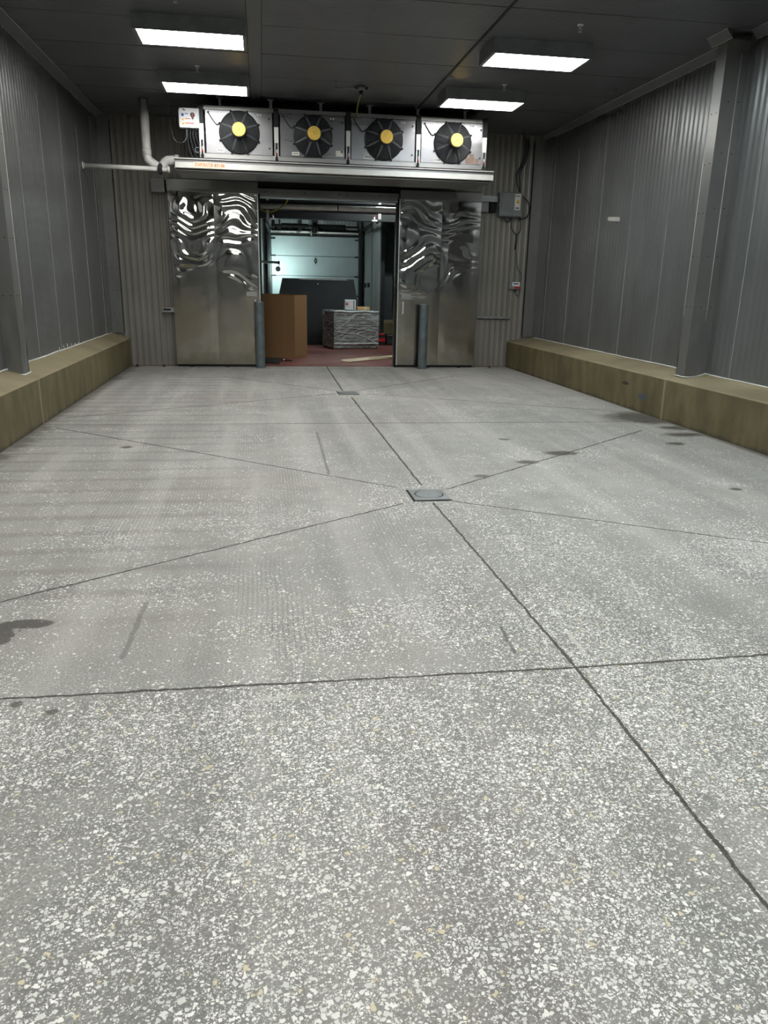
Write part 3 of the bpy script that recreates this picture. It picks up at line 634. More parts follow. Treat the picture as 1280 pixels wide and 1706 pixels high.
# isolator box left of the unit, with its cables
x0, x1 = P(298.5, 195, 12.46).x, P(332, 195, 12.46).x; z0, z1 = P(315, 213, 12.46).z, P(315, 180, 12.46).z
t = thing('isolator_box', ((x0+x1)/2, 12.5, z0), 'white electrical isolator box with black knob and warning stickers, left of the fans', 'electrical box')
b = mb('white'); b.box(x0, x1, 12.46, 12.56, z0, z1, c=.008); b.box(x0-.006, x0+.004, 12.47, 12.55, z0+.03, z1-.03); b.build('enclosure', t)
b = mb('galv'); b.box(x0+.03, EX0+.02, 12.56, 12.60, z0+.1, z0+.14); b.box(x0+.03, EX0+.02, 12.56, 12.60, z0+.24, z0+.28); b.box(EX0-.02, EX0+.02, 12.52, 12.60, z0+.1, z0+.28); b.build('mounting_rail', t)
BW, BH = x1-x0, z1-z0
fx = lambda f: x0+f*BW
fz = lambda f: z1-f*BH
kx_, kz_ = fx(.67), fz(.34)
b = mb('black'); b.cyl((kx_, 12.46, kz_), (kx_, 12.435, kz_), .11*BW, n=24); b.prism([(kx_-.07*BW, 12.435, kz_), (kx_+.07*BW, 12.435, kz_), (kx_+.03*BW, 12.435, kz_-.22*BH), (kx_-.03*BW, 12.435, kz_-.22*BH)], (0, .022, 0)); b.mat('red'); b.box(kx_-.02*BW, kx_+.02*BW, 12.425, 12.436, kz_-.12*BH, kz_+.07*BH); b.build('rotary_handle', t)
b = mb('blue'); b.cyl((fx(.17), 12.46, fz(.35)), (fx(.17), 12.457, fz(.35)), .07*BW, n=20); b.build('warning_sticker', t, label='round blue sticker')
for f_ in (.62, .84): mb('warn').prism([(fx(.11), 12.457, fz(f_)), (fx(.25), 12.457, fz(f_)), (fx(.18), 12.457, fz(f_-.13))], (0, .003, 0)).build('warning_triangle', t, label='yellow warning triangle')
for c_, a0_, a1_, f_ in (('blue', .29, .46, .29), ('red', .28, .54, .54), ('orange', .28, .72, .76)): mb(c_).box(fx(a0_), fx(a1_), 12.457, 12.46, fz(f_+.02), fz(f_-.02)).build('sticker_text', t, label=c_+' print line')
b = mb('blackprint'); b.prism([(fx(.14), 12.457, fz(.06)), (fx(.22), 12.457, fz(.05)), (fx(.34), 12.457, fz(.13)), (fx(.26), 12.457, fz(.14))], (0, .003, 0)); b.build('maker_mark', t, label='dark slanted printed mark')
b = mb('cable')
for k in range(5):
    xx = x0+.11+.04*k; b.tube(spline([(xx, 12.5, z0), (xx-.01, 12.5, z0-.1), (xx+.01*k, 12.52, z0-.22), (min(xx+.05, EX0-.01), 12.55, z0-.38+.03*k), (EX0+.01, 12.58, z0-.42+.03*k)], 6), .010, 7)
b.mat('black')
for k in range(5): b.cyl((x0+.11+.04*k, 12.5, z0+.002), (x0+.11+.04*k, 12.5, z0-.035), .015, n=10)
b.mat('paleCable'); b.tube(spline([(x0+.09, 12.5, z0), (x0+.085, 12.5, z0-.12), (x0+.02, 12.55, z0-.185), (x0-.10, 12.7, z0-.13), (x0-.17, 12.9, z0+.1), (x0-.18, 13.1, z1+.0), (x0-.18, 13.2, ZC-.01)], 8), .006, 6)
b.ring((EX0-.035, 12.5, ZB+.10), (0, 1, 0), .035, .005, 20, 5)
b.build('power_cable', t)
# junction box + yellow cable on the ceiling
J = G(602, 150, 4.0)
t = thing('ceiling_junction_box', (J.x, J.y, ZC-.11), 'small grey junction box on the ceiling with a yellow cable dropping to the fans', 'junction box')
b = mb('boxgrey'); b.cyl((J.x, J.y, ZC-.004), (J.x, J.y, ZC-.06), .055, .05, 20); b.box(J.x-.085, J.x+.085, J.y-.02, J.y+.02, ZC-.045, ZC-.01); b.mat('black'); b.cyl((J.x-.07, J.y-.022, ZC-.03), (J.x-.07, J.y, ZC-.03), .017, n=12); b.cyl((J.x+.07, J.y-.022, ZC-.03), (J.x+.07, J.y, ZC-.03), .017, n=12); b.cyl((J.x, J.y, ZC-.06), (J.x, J.y, ZC-.11), .03, .02, 14); b.build('box', t)
b = mb('yelcable'); b.tube(spline([(J.x, J.y, ZC-.10), (J.x+.002, J.y+.3, ZC-.13), (J.x+.05, YU-.06, ZT+.0), (J.x+.06, YU-.03, ZT-.06)], 6), .010, 8); b.build('drop_cable', t, label='yellow drop cable')
b = mb('paleCable'); b.tube(spline([(J.x-.08, J.y, ZC-.03), (J.x-.2, J.y, ZC-.03), (J.x-.33, J.y+.03, ZC-.035), (J.x-.37, J.y-.1, ZC-.03), (J.x-.37, J.y-.3, ZC-.012)], 6), .008, 6); b.build('conduit', t)

# ------------------------------------------------------------------ drain pipework, left of the unit
YP = 13.1
t = thing('drain_pipe', (-1.6, YP, 3.0), 'white plastic drain pipe dropping from the ceiling into a trap by the fans', 'pipe')
r_ = .065
a = P(236, 165, YP); a.z = ZC-.004; e1 = P(245, 262, YP); e2 = P(266, 280, YP); e3 = P(278, 267, YP); e4 = P(294, 266, YP)
a.x = e1.x+.0
b = mb('pvc'); b.tube([a, e1+Vector((0, 0, .06)), e1+Vector((0, 0, .02)), e1+Vector((.012, 0, -.02)), e1+Vector((.045, 0, -.055)), e2+Vector((-.03, 0, .02)), e2, e2+Vector((.03, 0, .02)), e3+Vector((-.02, 0, -.02)), e3+Vector((.01, 0, 0)), e4, e4+Vector((.04, 0, 0))], r_, 24)
b.cyl(e4-Vector((.02, 0, 0)), e4+Vector((.03, 0, 0)), r_*1.1, n=24); b.cyl(e1+Vector((0, 0, .03)), e1+Vector((0, 0, .12)), r_*1.08, n=24); b.build('waste_pipe', t)
pl = P(137, 275.5, 13.04); rgt = P(282, 283.5, 13.0)
t2 = thing('branch_pipe', ((XL+rgt.x)/2, 13.02, pl.z-.04), 'thin white horizontal pipe running from the left wall to the trap', 'pipe')
b = mb('pvc'); zz = pl.z; b.cyl((XL+.006, 13.02, zz), (rgt.x, 13.0, zz-.012), .032, n=20); b.cyl((rgt.x-.03, 13.0, zz-.012), (rgt.x+.01, 13.0, zz-.012), .044, n=20); b.cyl((XL+.006, 13.02, zz), (XL+.02, 13.02, zz), .05, n=20); b.build('pipe', t2)
ux = P(267, 281, 12.98).x
b = mb('cable')
b.cyl((ux-.03, 13.0, zz-.01), (ux+.03, 13.0, zz-.01), .062, n=12, smooth=False); b.cyl((ux-.018, 13.0, zz-.01), (ux+.018, 13.0, zz-.01), .082, n=8, smooth=False); b.build('union_nut', t2, label='dark octagonal union nut')

# ------------------------------------------------------------------ sliding doors
YD = 14.13
def leaf(n, x0, x1, xs, z0, z1, seed, handle_x, gx, lab):
    t = thing(n, ((x0+x1)/2, YD+.05, z0), lab, 'sliding door', kind='structure')
    core = mb('trim'); core.box(x0+.004, x1-.004, YD+.012, YD+.09, z0, z1); core.box(x0, x0+.004, YD, YD+.09, z0, z1); core.box(x1-.004, x1, YD, YD+.09, z0, z1); core.build('door_core', t)
    for a, c in ((x0, xs-.004), (xs+.004, x1)):
        NX, NZ = 90, 260; vs = []
        for j in range(NZ+1):
            v = j/NZ; z = z0+(z1-z0)*v
            for i in range(NX+1):
                u = i/NX; x = a+(c-a)*u
                e = min(1, 6*u*(1-u)+.12)*min(1, 14*v*(1-v)+.05)
                k = .45+.55*min(1, max(0, (z-1.0)/.5)) if z > 1.0 else .30
                q_ = Vector((x*.9+seed, z*1.15, seed*3.1+a))
                ph = z+.46*noise.noise(q_*1.7)+.13*noise.noise(q_*3.4+Vector((4, 1, 7)))
                am = .5+.9*abs(noise.noise(q_*1.1+Vector((8, 3, 2))))
                up_ = min(1, max(0, (z+.25*math.sin(x*3.1+seed)-1.42)/.10)); up_ = up_*up_*(3-2*up_)
                d = up_*am*.0034*math.sin(ph*32)+.012*noise.noise(q_*1.3+Vector((2, 6, 1)))+up_*.005*noise.noise(q_*3.0)
                k = 1
                vs.append((x, YD-.0035-d*e*k-.006*e, z))
        q = mb('dent'); q.add(vs, [(j*(NX+1)+i, j*(NX+1)+i+1, (j+1)*(NX+1)+i+1, (j+1)*(NX+1)+i) for j in range(NZ) for i in range(NX)], True)
        q.build('steel_skin', t, label='dented stainless steel skin')
    q = mb('rubber'); q.box(x0+.02, x1-.02, YD+.02, YD+.08, z0-.035, z0); q.build('bottom_seal', t, label='black bottom seal')
    q = mb('rubber'); q.box(gx-.012, gx+.025, YD+.02, YD+.14, .01, z1) if gx < 1 else q.box(gx-.03, gx+.01, YD+.02, YD+.14, .0, z1)
    q.build('edge_gasket', t, label='black edge gasket')
    sgn = 1 if handle_x > (x0+x1)/2 else -1
    q = mb('alum'); q.box(handle_x-.012, handle_x+.012, YD-.045, YD-.03, .96, 1.17); q.box(handle_x-.012, handle_x+.012, YD-.04, YD+.0, .96, .985); q.box(handle_x-.012, handle_x+.012, YD-.04, YD+.0, 1.145, 1.17); q.build('handle', t, label='bright pull handle')
    q = mb('steel'); hx = handle_x-.06*sgn; q.box(hx-.09, hx+.09, YD-.03, YD-.018, 1.22, 1.30); q.build('handle_plate', t)
    q = mb('alum'); ex = x1 if sgn > 0 else x0; q.box(ex-.012, ex+.004, YD-.014, YD+.0, z0, z1) ; q.build('edge_strip', t, label='bright edge strip')
    return t
leaf('door_1', -1.495, -.012, P(361, 463, YD).x, .045, 2.90, 1.3, -.10, -.0, 'dented stainless sliding door leaf left of the doorway')
leaf('door_2', 2.44, 3.905, P(733, 470, YD).x, .045, 2.90, 5.7, 2.53, 2.436, 'dented stainless sliding door leaf right of the doorway')
# track hoods, header and rail
b = mb('trim'); b.prism([(-1.50, YD-.05, 2.895), (-1.50, YD-.05, 3.075), (-1.50, YB-.02, 3.12), (-1.50, YB-.02, 2.895)], (1.49, 0, 0)); b.mat('dark'); b.box(-1.53, -1.50, YD-.02, YB-.03, 2.93, 2.99); b.build('track_hood', label='grey steel track hood above the left sliding door leaf', cat='track cover')
b = mb('trim'); b.prism([(2.44, YD-.05, 2.895), (2.44, YD-.05, 3.04), (2.44, YB-.02, 3.09), (2.44, YB-.02, 2.895)], (1.455, 0, 0)); b.build('track_hood', label='grey steel track hood above the right sliding door leaf', cat='track cover')
b = mb('trim'); b.box(-1.76, -1.54, YD+.02, YB-.013, 2.87, 3.08, c=.004); b.build('rail_end_cover', label='small square grey steel cover left of the left track hood', cat='track cover')
b = mb('galv'); b.box(3.90, 4.22, YD+.08, YD+.14, 2.92, 3.01); b.box(3.90, 4.20, YD+.07, YD+.15, 3.01, 3.018); b.mat('trim'); b.box(3.93, 4.08, YD+.14, YB-.013, 2.75, 2.92); b.mat('dark'); b.box(4.1, 4.22, YD+.12, YB-.013, 2.75, 2.93); b.build('door_rail', label='dark steel rail between right track hood and the grey control box', cat='rail')
hx0, hx1 = P(431, 320, 14.3).x, P(667, 330, 14.3).x
b = mb('trim'); zt_, zb_ = P(540, 322, 14.3).z, P(540, 337, 14.3).z
b.box(-.008, 2.438, YD+.05, YD+.19, 2.86, 2.99); b.mat('galv'); b.box(-.008, 2.438, YD+.04, YD+.2, 2.845, 2.86)
b.mat('dark'); b.box(-.008, 2.438, YD+.12, YB-.013, 2.99, 3.12)
for x in (.12, .78, 1.38, 1.52, 2.1): b.cyl((x, YD+.05, 2.94), (x, YD+.045, 2.94), .010, n=8)
b.build('doorway_header', label='long grey steel header across the top of the doorway', cat='header beam')
# wall stops, guide bracket, floor guides
b = mb('galv'); zq = P(820, 529, YB).z; b.box(P(795, 528, YB).x, P(848, 528, YB).x, YB-.05, YB+.002, zq-.02, zq+.02); b.mat('dark'); b.box(P(795, 528, YB).x, P(848, 528, YB).x, YB-.03, YB-.013, zq-.032, zq-.02)
for x in (3.98, 4.52): b.mat('steel').cyl((x, YB-.05, zq+.005), (x, YB-.06, zq+.005), .012, n=8)
b.build('door_stop_bar', label='horizontal steel bar on the wall right of the right door leaf', cat='door stop')
b = mb('galv'); zq = .98; b.box(-1.70, -1.49, YB-.16, YB-.14, zq-.045, zq+.03); b.box(-1.70, -1.66, YB-.15, YB-.013, zq-.045, zq+.03); b.mat('dark'); b.box(-1.69, -1.56, YB-.165, YB-.16, zq-.02, zq+.01); b.build('door_stop_bracket', label='small steel bracket at the left edge of the left door leaf', cat='door stop')
for i, x in enumerate((-2.18, -1.72, -1.24, -.62)):
    b = mb('darksteel'); b.box(x-.03, x+.03, YD-.02, YD+.03, 0, .006); b.cyl((x, YD, 0), (x, YD, .045), .010, n=8); b.build('floor_guide_pin', label='small dark floor pin %s' % ('by the left kerb end', 'left of the left door leaf', 'under the outer half of the left door leaf', 'under the inner half of the left door leaf')[i], cat='floor pin', group='floor pins along the sliding doors')
for i, x in enumerate((3.02, 3.62, 4.22)):
    b = mb('darksteel'); b.box(x-.03, x+.03, YD-.03, YD+.02, 0, .006); b.cyl((x, YD-.01, 0), (x, YD-.01, .035), .008, n=8); b.build('floor_guide_pin', label='small dark floor pin %s' % ('just right of the right bollard', 'under the outer half of the right door leaf', 'right of the right door leaf')[i], cat='floor pin', group='floor pins along the sliding doors')

# ------------------------------------------------------------------ bollards
for x, y, w in ((-.035, 13.98, 'grey steel bollard at the left side of the doorway'), (2.885, 13.92, 'grey steel bollard in front of the right door leaf')):
    b = mb('bollard'); b.cyl((x, y, 0), (x, y, 1.13), .080, n=32, cap=False); b.mat('galv'); b.ring((x, y, 1.13), (0, 0, 1), .074, .007, 32, 6); b.mat('bollard'); b.cyl((x, y, 1.10), (x, y, 1.132), .073, n=32)
    b.cyl((x, y, 0), (x, y, .012), .092, .084, 32); b.build('bollard', label=w, cat='bollard')

# ------------------------------------------------------------------ floor drains
for (x, y), hs, w in ((DR1, (.185, .15), 'square grey floor drain with round lid in the middle of the floor'), (DR2, (.19, .17), 'square grey floor drain with round lid near the doorway')):
    t = thing('floor_drain', (x, y, 0), w, 'floor drain')
    hx, hy = .132, .148
    b = mb('pane'); n = 48; ci, sq = [], []
    for k in range(n):
        t_ = 2*PI*(k+.5)/n; cc, ss = math.cos(t_), math.sin(t_); ci.append((x+.108*cc, y+.108*ss, .008)); q = min(hx/max(abs(cc), 1e-6), hy/max(abs(ss), 1e-6)); sq.append((x+q*cc, y+q*ss, .008))
    b.add(ci+sq, [(k, (k+1) % n, n+(k+1) % n, n+k) for k in range(n)])
    lo = [(a_, c_, 0.0005) for a_, c_, _ in sq]; b.add(sq+lo, [(k, (k+1) % n, n+(k+1) % n, n+k) for k in range(n)])
    b.mat('dark'); b.cyl((x, y, .0008), (x, y, .003), .110, n=48)
    b.box(x-hx-.014, x-hx-.001, y-hy, y+hy, .0005, .004); b.box(x-hx-.014, x+hx+.01, y-hy-.014, y-hy-.001, .0005, .004)
    b.build('frame', t)
    b = mb('pane'); b.cyl((x, y, .003), (x, y, .009), .100, .099, 48)
    b.cyl((x, y, .009), (x, y, .0105), .012, n=12); b.build('lid', t, label='round drain lid')

# ------------------------------------------------------------------ control box, cables and thermostat on the back wall
x0, x1 = P(833, 340, 14.2).x, P(869, 340, 14.2).x; z0, z1 = P(850, 361, 14.2).z, P(850, 320, 14.2).z
t = thing('control_box', ((x0+x1)/2, 14.28, z0), 'grey electrical control box with yellow warning label, right of the door rail', 'electrical box')
b = mb('boxgrey'); b.box(x0, x1, 14.19, YB-.013, z0, z1, c=.008); b.build('enclosure', t)
b = mb('boxgrey'); b.box(x0+.03, x1+.004, 14.17, 14.19, z0+.012, z1-.008, c=.005); b.mat('steel'); b.box(x0-.012, x0+.002, 14.2, 14.24, z0+.17, z0+.21); b.build('cover', t)
b = mb('label'); lx0, lx1 = x1-.135, x1-.03; b.box(lx0, lx1, 14.166, 14.17, z1-.30, z1-.03); b.mat('warn'); b.prism([(lx0+.02, 14.164, z1-.19), (lx1-.01, 14.164, z1-.19), ((lx0+lx1)/2+.01, 14.164, z1-.11)], (0, .003, 0)); b.mat('brown'); b.box(lx0+.01, lx1-.015, 14.164, 14.168, z1-.075, z1-.06); b.mat('blackprint'); b.box(lx0+.025, lx1-.025, 14.164, 14.168, z1-.275, z1-.255)
b.build('warning_label', t, label='white label with yellow warning triangle')
def W(px, py, Y=14.32): q = P(px, py, Y); return q
b = mb('cable')
for dx in (0, 4):
    b.tube(spline([W(866+dx*.3, 321), W(862+dx, 305), W(861+dx, 290), W(866+dx, 280), W(872+dx, 268), W(876+dx, 250), W(877+dx, 232)], 6), .013, 8)
b.tube(spline([W(870, 326, 14.25), W(880, 337), W(882, 350), W(877, 362), W(866, 365)], 6), .010, 8)
b.build('supply_cable', t, label='dark cable loop rising to the ceiling')
b = mb('cable'); b.tube(spline([W(840, 361), W(842, 368), W(846, 370), W(851, 365), W(852, 361)], 6), .009, 8)
b.tube(spline([W(852, 361), W(852, 378), W(856, 386), W(861, 390), W(866, 386), W(868, 375), W(866, 362)], 6), .008, 8)
b.tube([W(861, 390), W(860, 400), W(858, 416)], .016, 8); b.build('looped_cable', t, label='cable loops hanging under the box')
tx0, tx1 = P(850, 476, 14.3).x, P(866, 476, 14.3).x; tz0, tz1 = P(858, 482, 14.3).z, P(858, 469.5, 14.3).z
b = mb('cable'); b.tube(spline([W(859, 418, 14.335), W(860, 430, 14.335), W(863, 447, 14.335), W(868, 455, 14.335), W(869, 463, 14.335), W(866, 470, 14.335)], 6), .005, 6)
b.tube(spline([W(859, 482, 14.33), W(860, 490, 14.335), W(864, 493, 14.335), W(866, 486, 14.335), W(866, 480, 14.335)], 6), .005, 6)
t = thing('thermostat', ((tx0+tx1)/2, 14.33, tz0), 'small thermostat with white and red face on the right of the back wall', 'thermostat')
b.build('sensor_cable', t)
b = mb('boxgrey'); b.box(tx0-.01, tx1, 14.29, YB+.002, tz0, tz1, c=.006); b.mat('white'); b.box(tx0+.035, tx1-.003, 14.284, 14.29, tz0+.055, tz1-.004); b.mat('blackprint'); b.box(tx0+.06, tx1-.03, 14.281, 14.284, tz1-.045, tz1-.025); b.mat('red'); b.box(tx0+.09, tx1-.006, 14.284, 14.29, tz0+.012, tz0+.045); b.mat('black'); b.cyl(((tx0+tx1)/2, 14.3, tz0), ((tx0+tx1)/2, 14.3, tz0-.02), .012, n=10); b.build('housing', t)
# tape on the right wall
b = mb('trim_tape'); q = XW(1024, 365, XR); b.box(XR-.010, XR-.0055, q.y-.2, q.y+.2, q.z-.028, q.z+.028, T=Matrix.Translation(Vector((XR, q.y, q.z))) @ Matrix.Rotation(.08, 4, 'X') @ Matrix.Translation(-Vector((XR, q.y, q.z)))); b.build('white_tape_strip', label='short white tape strip stuck on the right wall', cat='tape')

# ------------------------------------------------------------------ dock room beyond the doorway
DY = 23.5; DZ = 3.7
gx0, gx1 = P(453, 450, DY).x, P(597, 450, DY).x; gzt = P(525, 394, DY).z
b = mb('dockwall')
sheet(b, ribs(-1.2, 4.6, .105, .012), lambda a, d: (a, DY-d, 0), lambda a, d: (a, DY-d, DZ)); b.box(-1.2, 4.6, DY+.001, DY+.2, 0, DZ); b.build('wall_back', kind='structure')
b = mb('dockwall'); sheet(b, ribs(14.58, DY, .105, .012), lambda a, d: (-1.2+d, a, 0), lambda a, d: (-1.2+d, a, DZ)); b.box(-1.4, -1.21, 14.58, DY, 0, DZ); b.build('wall_left', kind='structure')
b = mb('dockwall'); sheet(b, ribs(14.58, DY, .105, .012), lambda a, d: (4.6-d, a, 0), lambda a, d: (4.6-d, a, DZ)); b.box(4.61, 4.8, 14.58, DY, 0, DZ); b.build('wall_right', kind='structure')
b = mb('seal'); b.box(-1.4, 4.8, 14.58, DY+.2, DZ, DZ+.15); b.build('ceiling', kind='structure')
# partition on the right
px_ = P(602, 450, DY).x+.07; py_ = None
d_ = ray(633, 450); py_ = d_.y*(px_/d_.x)
b = mb('dockwall'); sheet(b, ribs(py_, DY-.013, .16, .014), lambda a, d: (px_-d, a, 0), lambda a, d: (px_-d, a, DZ)); b.box(px_+.001, px_+.12, py_, DY-.013, 0, DZ); b.mat('trim'); b.box(px_-.03, px_, py_+1.3, py_+1.42, 0, DZ)
b.build('wall_partition', kind='structure')
b = mb('darksteel'); q0, q1 = P(634, 500, py_-.12).x, P(640, 500, py_-.12).x; b.box(q0, q1, py_-.15, py_-.02, 0, DZ-.002); b.build('steel_post', label='black steel post at the end of the dock partition wall', cat='post')
b = mb('seal'); q0, q1 = P(640.5, 450, py_+.6).x, P(655, 450, py_+.6).x; b.box(q0, q1, py_+.55, py_+.9, .55, DZ-.002, c=.01); b.mat('kerb'); b.box(q0-.03, q1+.25, py_+.5, py_+1.0, 0, .55); b.build('dark_column', label='dark grey square column on a concrete base at the right of the dock room', cat='column')
# dock door
t = thing('door_3', ((gx0+gx1)/2, DY-.05, 0), 'white sectional dock door in the far wall', 'dock door', kind='structure')
b = mb('garage'); nsec = 5; hs = gzt/nsec
for k in range(nsec):
    b.box(gx0, gx1, DY-.10, DY-.03, k*hs+.006, (k+1)*hs-.006, c=.004)
    for j in (1, 2, 3): b.box(gx0+.02, gx1-.02, DY-.103, DY-.098, k*hs+hs*j/4-.004, k*hs+hs*j/4+.004)
b.mat('seal'); b.box(gx0+.01, gx1-.01, DY-.06, DY-.035, .02, gzt-.02); b.build('door_panel', t)
lk = P(526, 434.5, DY-.12)
b = mb('seal'); b.prism([(lk.x-.05, DY-.12, lk.z), (lk.x, DY-.12, lk.z-.10), (lk.x+.05, DY-.12, lk.z), (lk.x, DY-.12, lk.z+.10)], (0, .02, 0)); b.mat('galv'); b.cyl((lk.x, DY-.12, lk.z), (lk.x, DY-.135, lk.z), .02, n=10); b.build('lock_plate', t, label='diamond shaped lock plate')
for s_, xx in ((-1, gx0), (1, gx1)):
    for zz in (hs*1.0, hs*2, hs*3.0, hs*4.0, gzt-.08):
        b = mb('darksteel'); b.box(xx-.10 if s_ < 0 else xx-.12, xx+.12 if s_ < 0 else xx+.10, DY-.115, DY-.10, zz-.02, zz+.02); b.build('roller_hinge', t)
# jambs, tracks, rails
for s_, px1, px2, w in ((-1, 447.5, 451.5, 'left'), (1, 597.5, 601.5, 'right')):
    b = mb('seal'); u0, u1 = P(px1, 450, DY-.2).x, P(px2, 450, DY-.2).x
    b.box(u0, u1, DY-.26, DY-.11, 0, gzt+.12); b.mat('darksteel'); b.box(u0-.02 if s_ < 0 else u1-.02, u0+.03 if s_ < 0 else u1+.03, DY-.34, DY-.26, 0, gzt+.5); b.build('door_track', label='dark vertical door track at the %s edge of the dock door' % w, cat='door track')
b = mb('darksteel'); b.box(gx0-.05, gx1+.05, DY-.16, DY-.11, gzt, gzt+.05); b.mat('alum'); b.box(gx0-.05, gx1+.05, DY-.15, DY-.10, gzt+.05, gzt+.14); b.build('door_top_bracket', label='bright metal strut along the top of the dock door', cat='door strut')
# horizontal rails coming towards the viewer
def rail(pa, Ya, pb, Yb, name, lab, r=.022):
    a_, c_ = P(*pa, Ya), P(*pb, Yb); b = mb('darksteel'); d = (c_-a_)
    b.tube([a_, c_], r, 4); return b, a_, c_
b, ra, rc = rail((603.5, 385), DY-.36, (636, 364), 18.62, '', '', .05); b.build('overhead_track', label='black overhead door track sloping along the right side of the dock', cat='door track')
b, la, lc = rail((449, 384), DY-.36, (438.5, 357), 18.55, '', '', .05); b.build('overhead_track', label='black overhead door track along the left side of the dock', cat='door track')
# spring shaft with black springs
ys = DY-.45
a_, c_ = P(452.5, 374.5, ys), P(598, 379, ys); za = (a_.z+c_.z)/2
t = thing('spring_shaft', ((a_.x+c_.x)/2, ys, za-.1), 'black torsion spring shaft across the wall above the dock door', 'door spring')
b = mb('darksteel'); b.cyl((a_.x, ys, za), (c_.x, ys, za), .022, n=12); b.cyl((a_.x, ys, za-.13), (c_.x, ys, za-.13), .018, n=12); b.build('shaft', t)
for p0, p1 in ((469, 514), (528, 576)):
    u0, u1 = P(p0, 376, ys).x, P(p1, 376, ys).x; b = mb('rubber'); n = 40
    b.tube([(u0+(u1-u0)*i/(n*6), ys+.055*math.cos(2*PI*i/6), za+.055*math.sin(2*PI*i/6)) for i in range(n*6+1)], .012, 5); b.cyl((u0, ys, za), (u1, ys, za), .047, n=16); b.build('torsion_spring', t)
for p0 in (454, 466, 500, 522, 527, 597):
    u0 = P(p0, 376, ys).x; wd = .05 if p0 in (500, 522, 527) else .025
    b = mb('darksteel'); b.box(u0-wd, u0+wd, ys-.01, ys+.03, gzt+.1, DZ-.002); b.build('shaft_bracket', t)
b = mb('darksteel'); u0 = P(524.5, 380, ys).x; b.cyl((u0-.05, ys, za-.05), (u0+.05, ys, za-.05), .14, n=20); b.mat('galv'); b.cyl((u0-.12, ys, za-.17), (u0-.06, ys, za-.17), .09, n=16); b.build('drive_gear', t)
b = mb('boxgrey'); q = P(550, 370, DY-.05); b.prism([(q.x-.16, DY-.05, q.z+.10), (q.x+.16, DY-.05, q.z+.10), (q.x+.16, DY-.05, q.z+.02), (q.x+.05, DY-.05, q.z-.12), (q.x-.05, DY-.05, q.z-.12), (q.x-.16, DY-.05, q.z+.02)], (0, .035, 0)); b.build('wall_bracket_plate', label='pale grey shield shaped plate on the wall above the dock door', cat='wall plate')
# dark beam and overhead pipes just inside
yb = 18.2
z0_, z1_ = P(540, 366, yb).z, P(540, 352, yb).z
b = mb('darksteel'); b.box(-1.19, 4.59, yb, yb+.25, z0_, z1_+.0); b.box(-1.19, 4.59, yb-.08, yb+.33, z1_, z1_+.05); b.box(-1.19, 4.59, yb+.02, yb+.3, z1_+.05, DZ-.002); b.build('overhead_beam', label='dark steel beam crossing the dock room below the ceiling', cat='beam')
yp = 15.6
z_ = P(434, 343.3, yp).z; zr = P(661, 348.8, yp).z
b = mb('pvc'); b.cyl((-1.21, yp, z_), (4.61, yp, (z_+zr)/2), .046, n=20); b.mat('rubber'); u0 = P(563, 346, yp).x; b.ring((u0, yp, (z_+zr)/2), (1, 0, 0), .046, .010, 20, 6); b.build('overhead_pipe', label='white pipe running across just inside the doorway', cat='pipe')
z2 = P(434, 337.5, yp+.12).z
b = mb('galv'); b.cyl((-1.21, yp+.12, z2), (4.61, yp+.12, z2-.03), .018, n=14); b.build('overhead_conduit', label='thin silver conduit above the white pipe in the doorway', cat='pipe')
b = mb('darksteel'); b.box(-1.19, 4.59, yp+.3, yp+.36, z_+.06, z_+.13); b.box(-1.19, 4.59, yp+.9, yp+1.0, P(540, 352, yp+.9).z, P(540, 349, yp+.9).z+.03); b.build('cable_tray', label='dark horizontal cable tray behind the white pipe', cat='cable tray')
b = mb('yelcable'); b.tube(spline([P(430, 345, 15.0), P(438, 351, 15.0), P(450, 353, 15.0), P(463, 349, 15.0), P(472, 343, 15.0), P(479, 334, 15.0), P(481, 326, 15.0)], 6), .012, 8); b.build('yellow_hose', label='yellow hose sagging at the top left of the doorway', cat='hose')
for (pa, pb, Y_, w) in (((444, 330), (446.5, 366), 17.0, 'pale metal hanger strut at the upper left of the doorway'), ((632.5, 338), (632.5, 364), 17.0, 'pale metal hanger strut at the upper right of the doorway')):
    a_, c_ = P(*pa, Y_), P(*pb, Y_); b = mb('alum'); b.box(c_.x-.025, c_.x+.025, Y_-.02, Y_+.02, c_.z, DZ-.002 ); b.box(c_.x-.032, c_.x+.032, Y_-.028, Y_+.028, c_.z-.02, c_.z+.08); b.build('hanger_strut', label=w, cat='hanger strut')
# motor brackets with white caps on the rails
for (pp, w) in (((455, 366), 'white capped track roller bracket at the upper left of the dock'), ((624, 369), 'white capped track roller bracket at the upper right of the dock')):
    q = P(pp[0], pp[1], 18.1-.4); b = mb('white'); b.box(q.x-.06, q.x+.06, q.y-.05, q.y+.05, q.z, q.z+.03); b.cyl((q.x, q.y, q.z+.03), (q.x, q.y, q.z+.09), .02, n=10); b.mat('red'); b.cyl((q.x, q.y, q.z+.09), (q.x, q.y, q.z+.12), .014, n=10); b.mat('black'); b.box(q.x-.035, q.x+.035, q.y-.04, q.y+.04, q.z-.14, q.z); b.build('roller_bracket', label=w, cat='bracket')
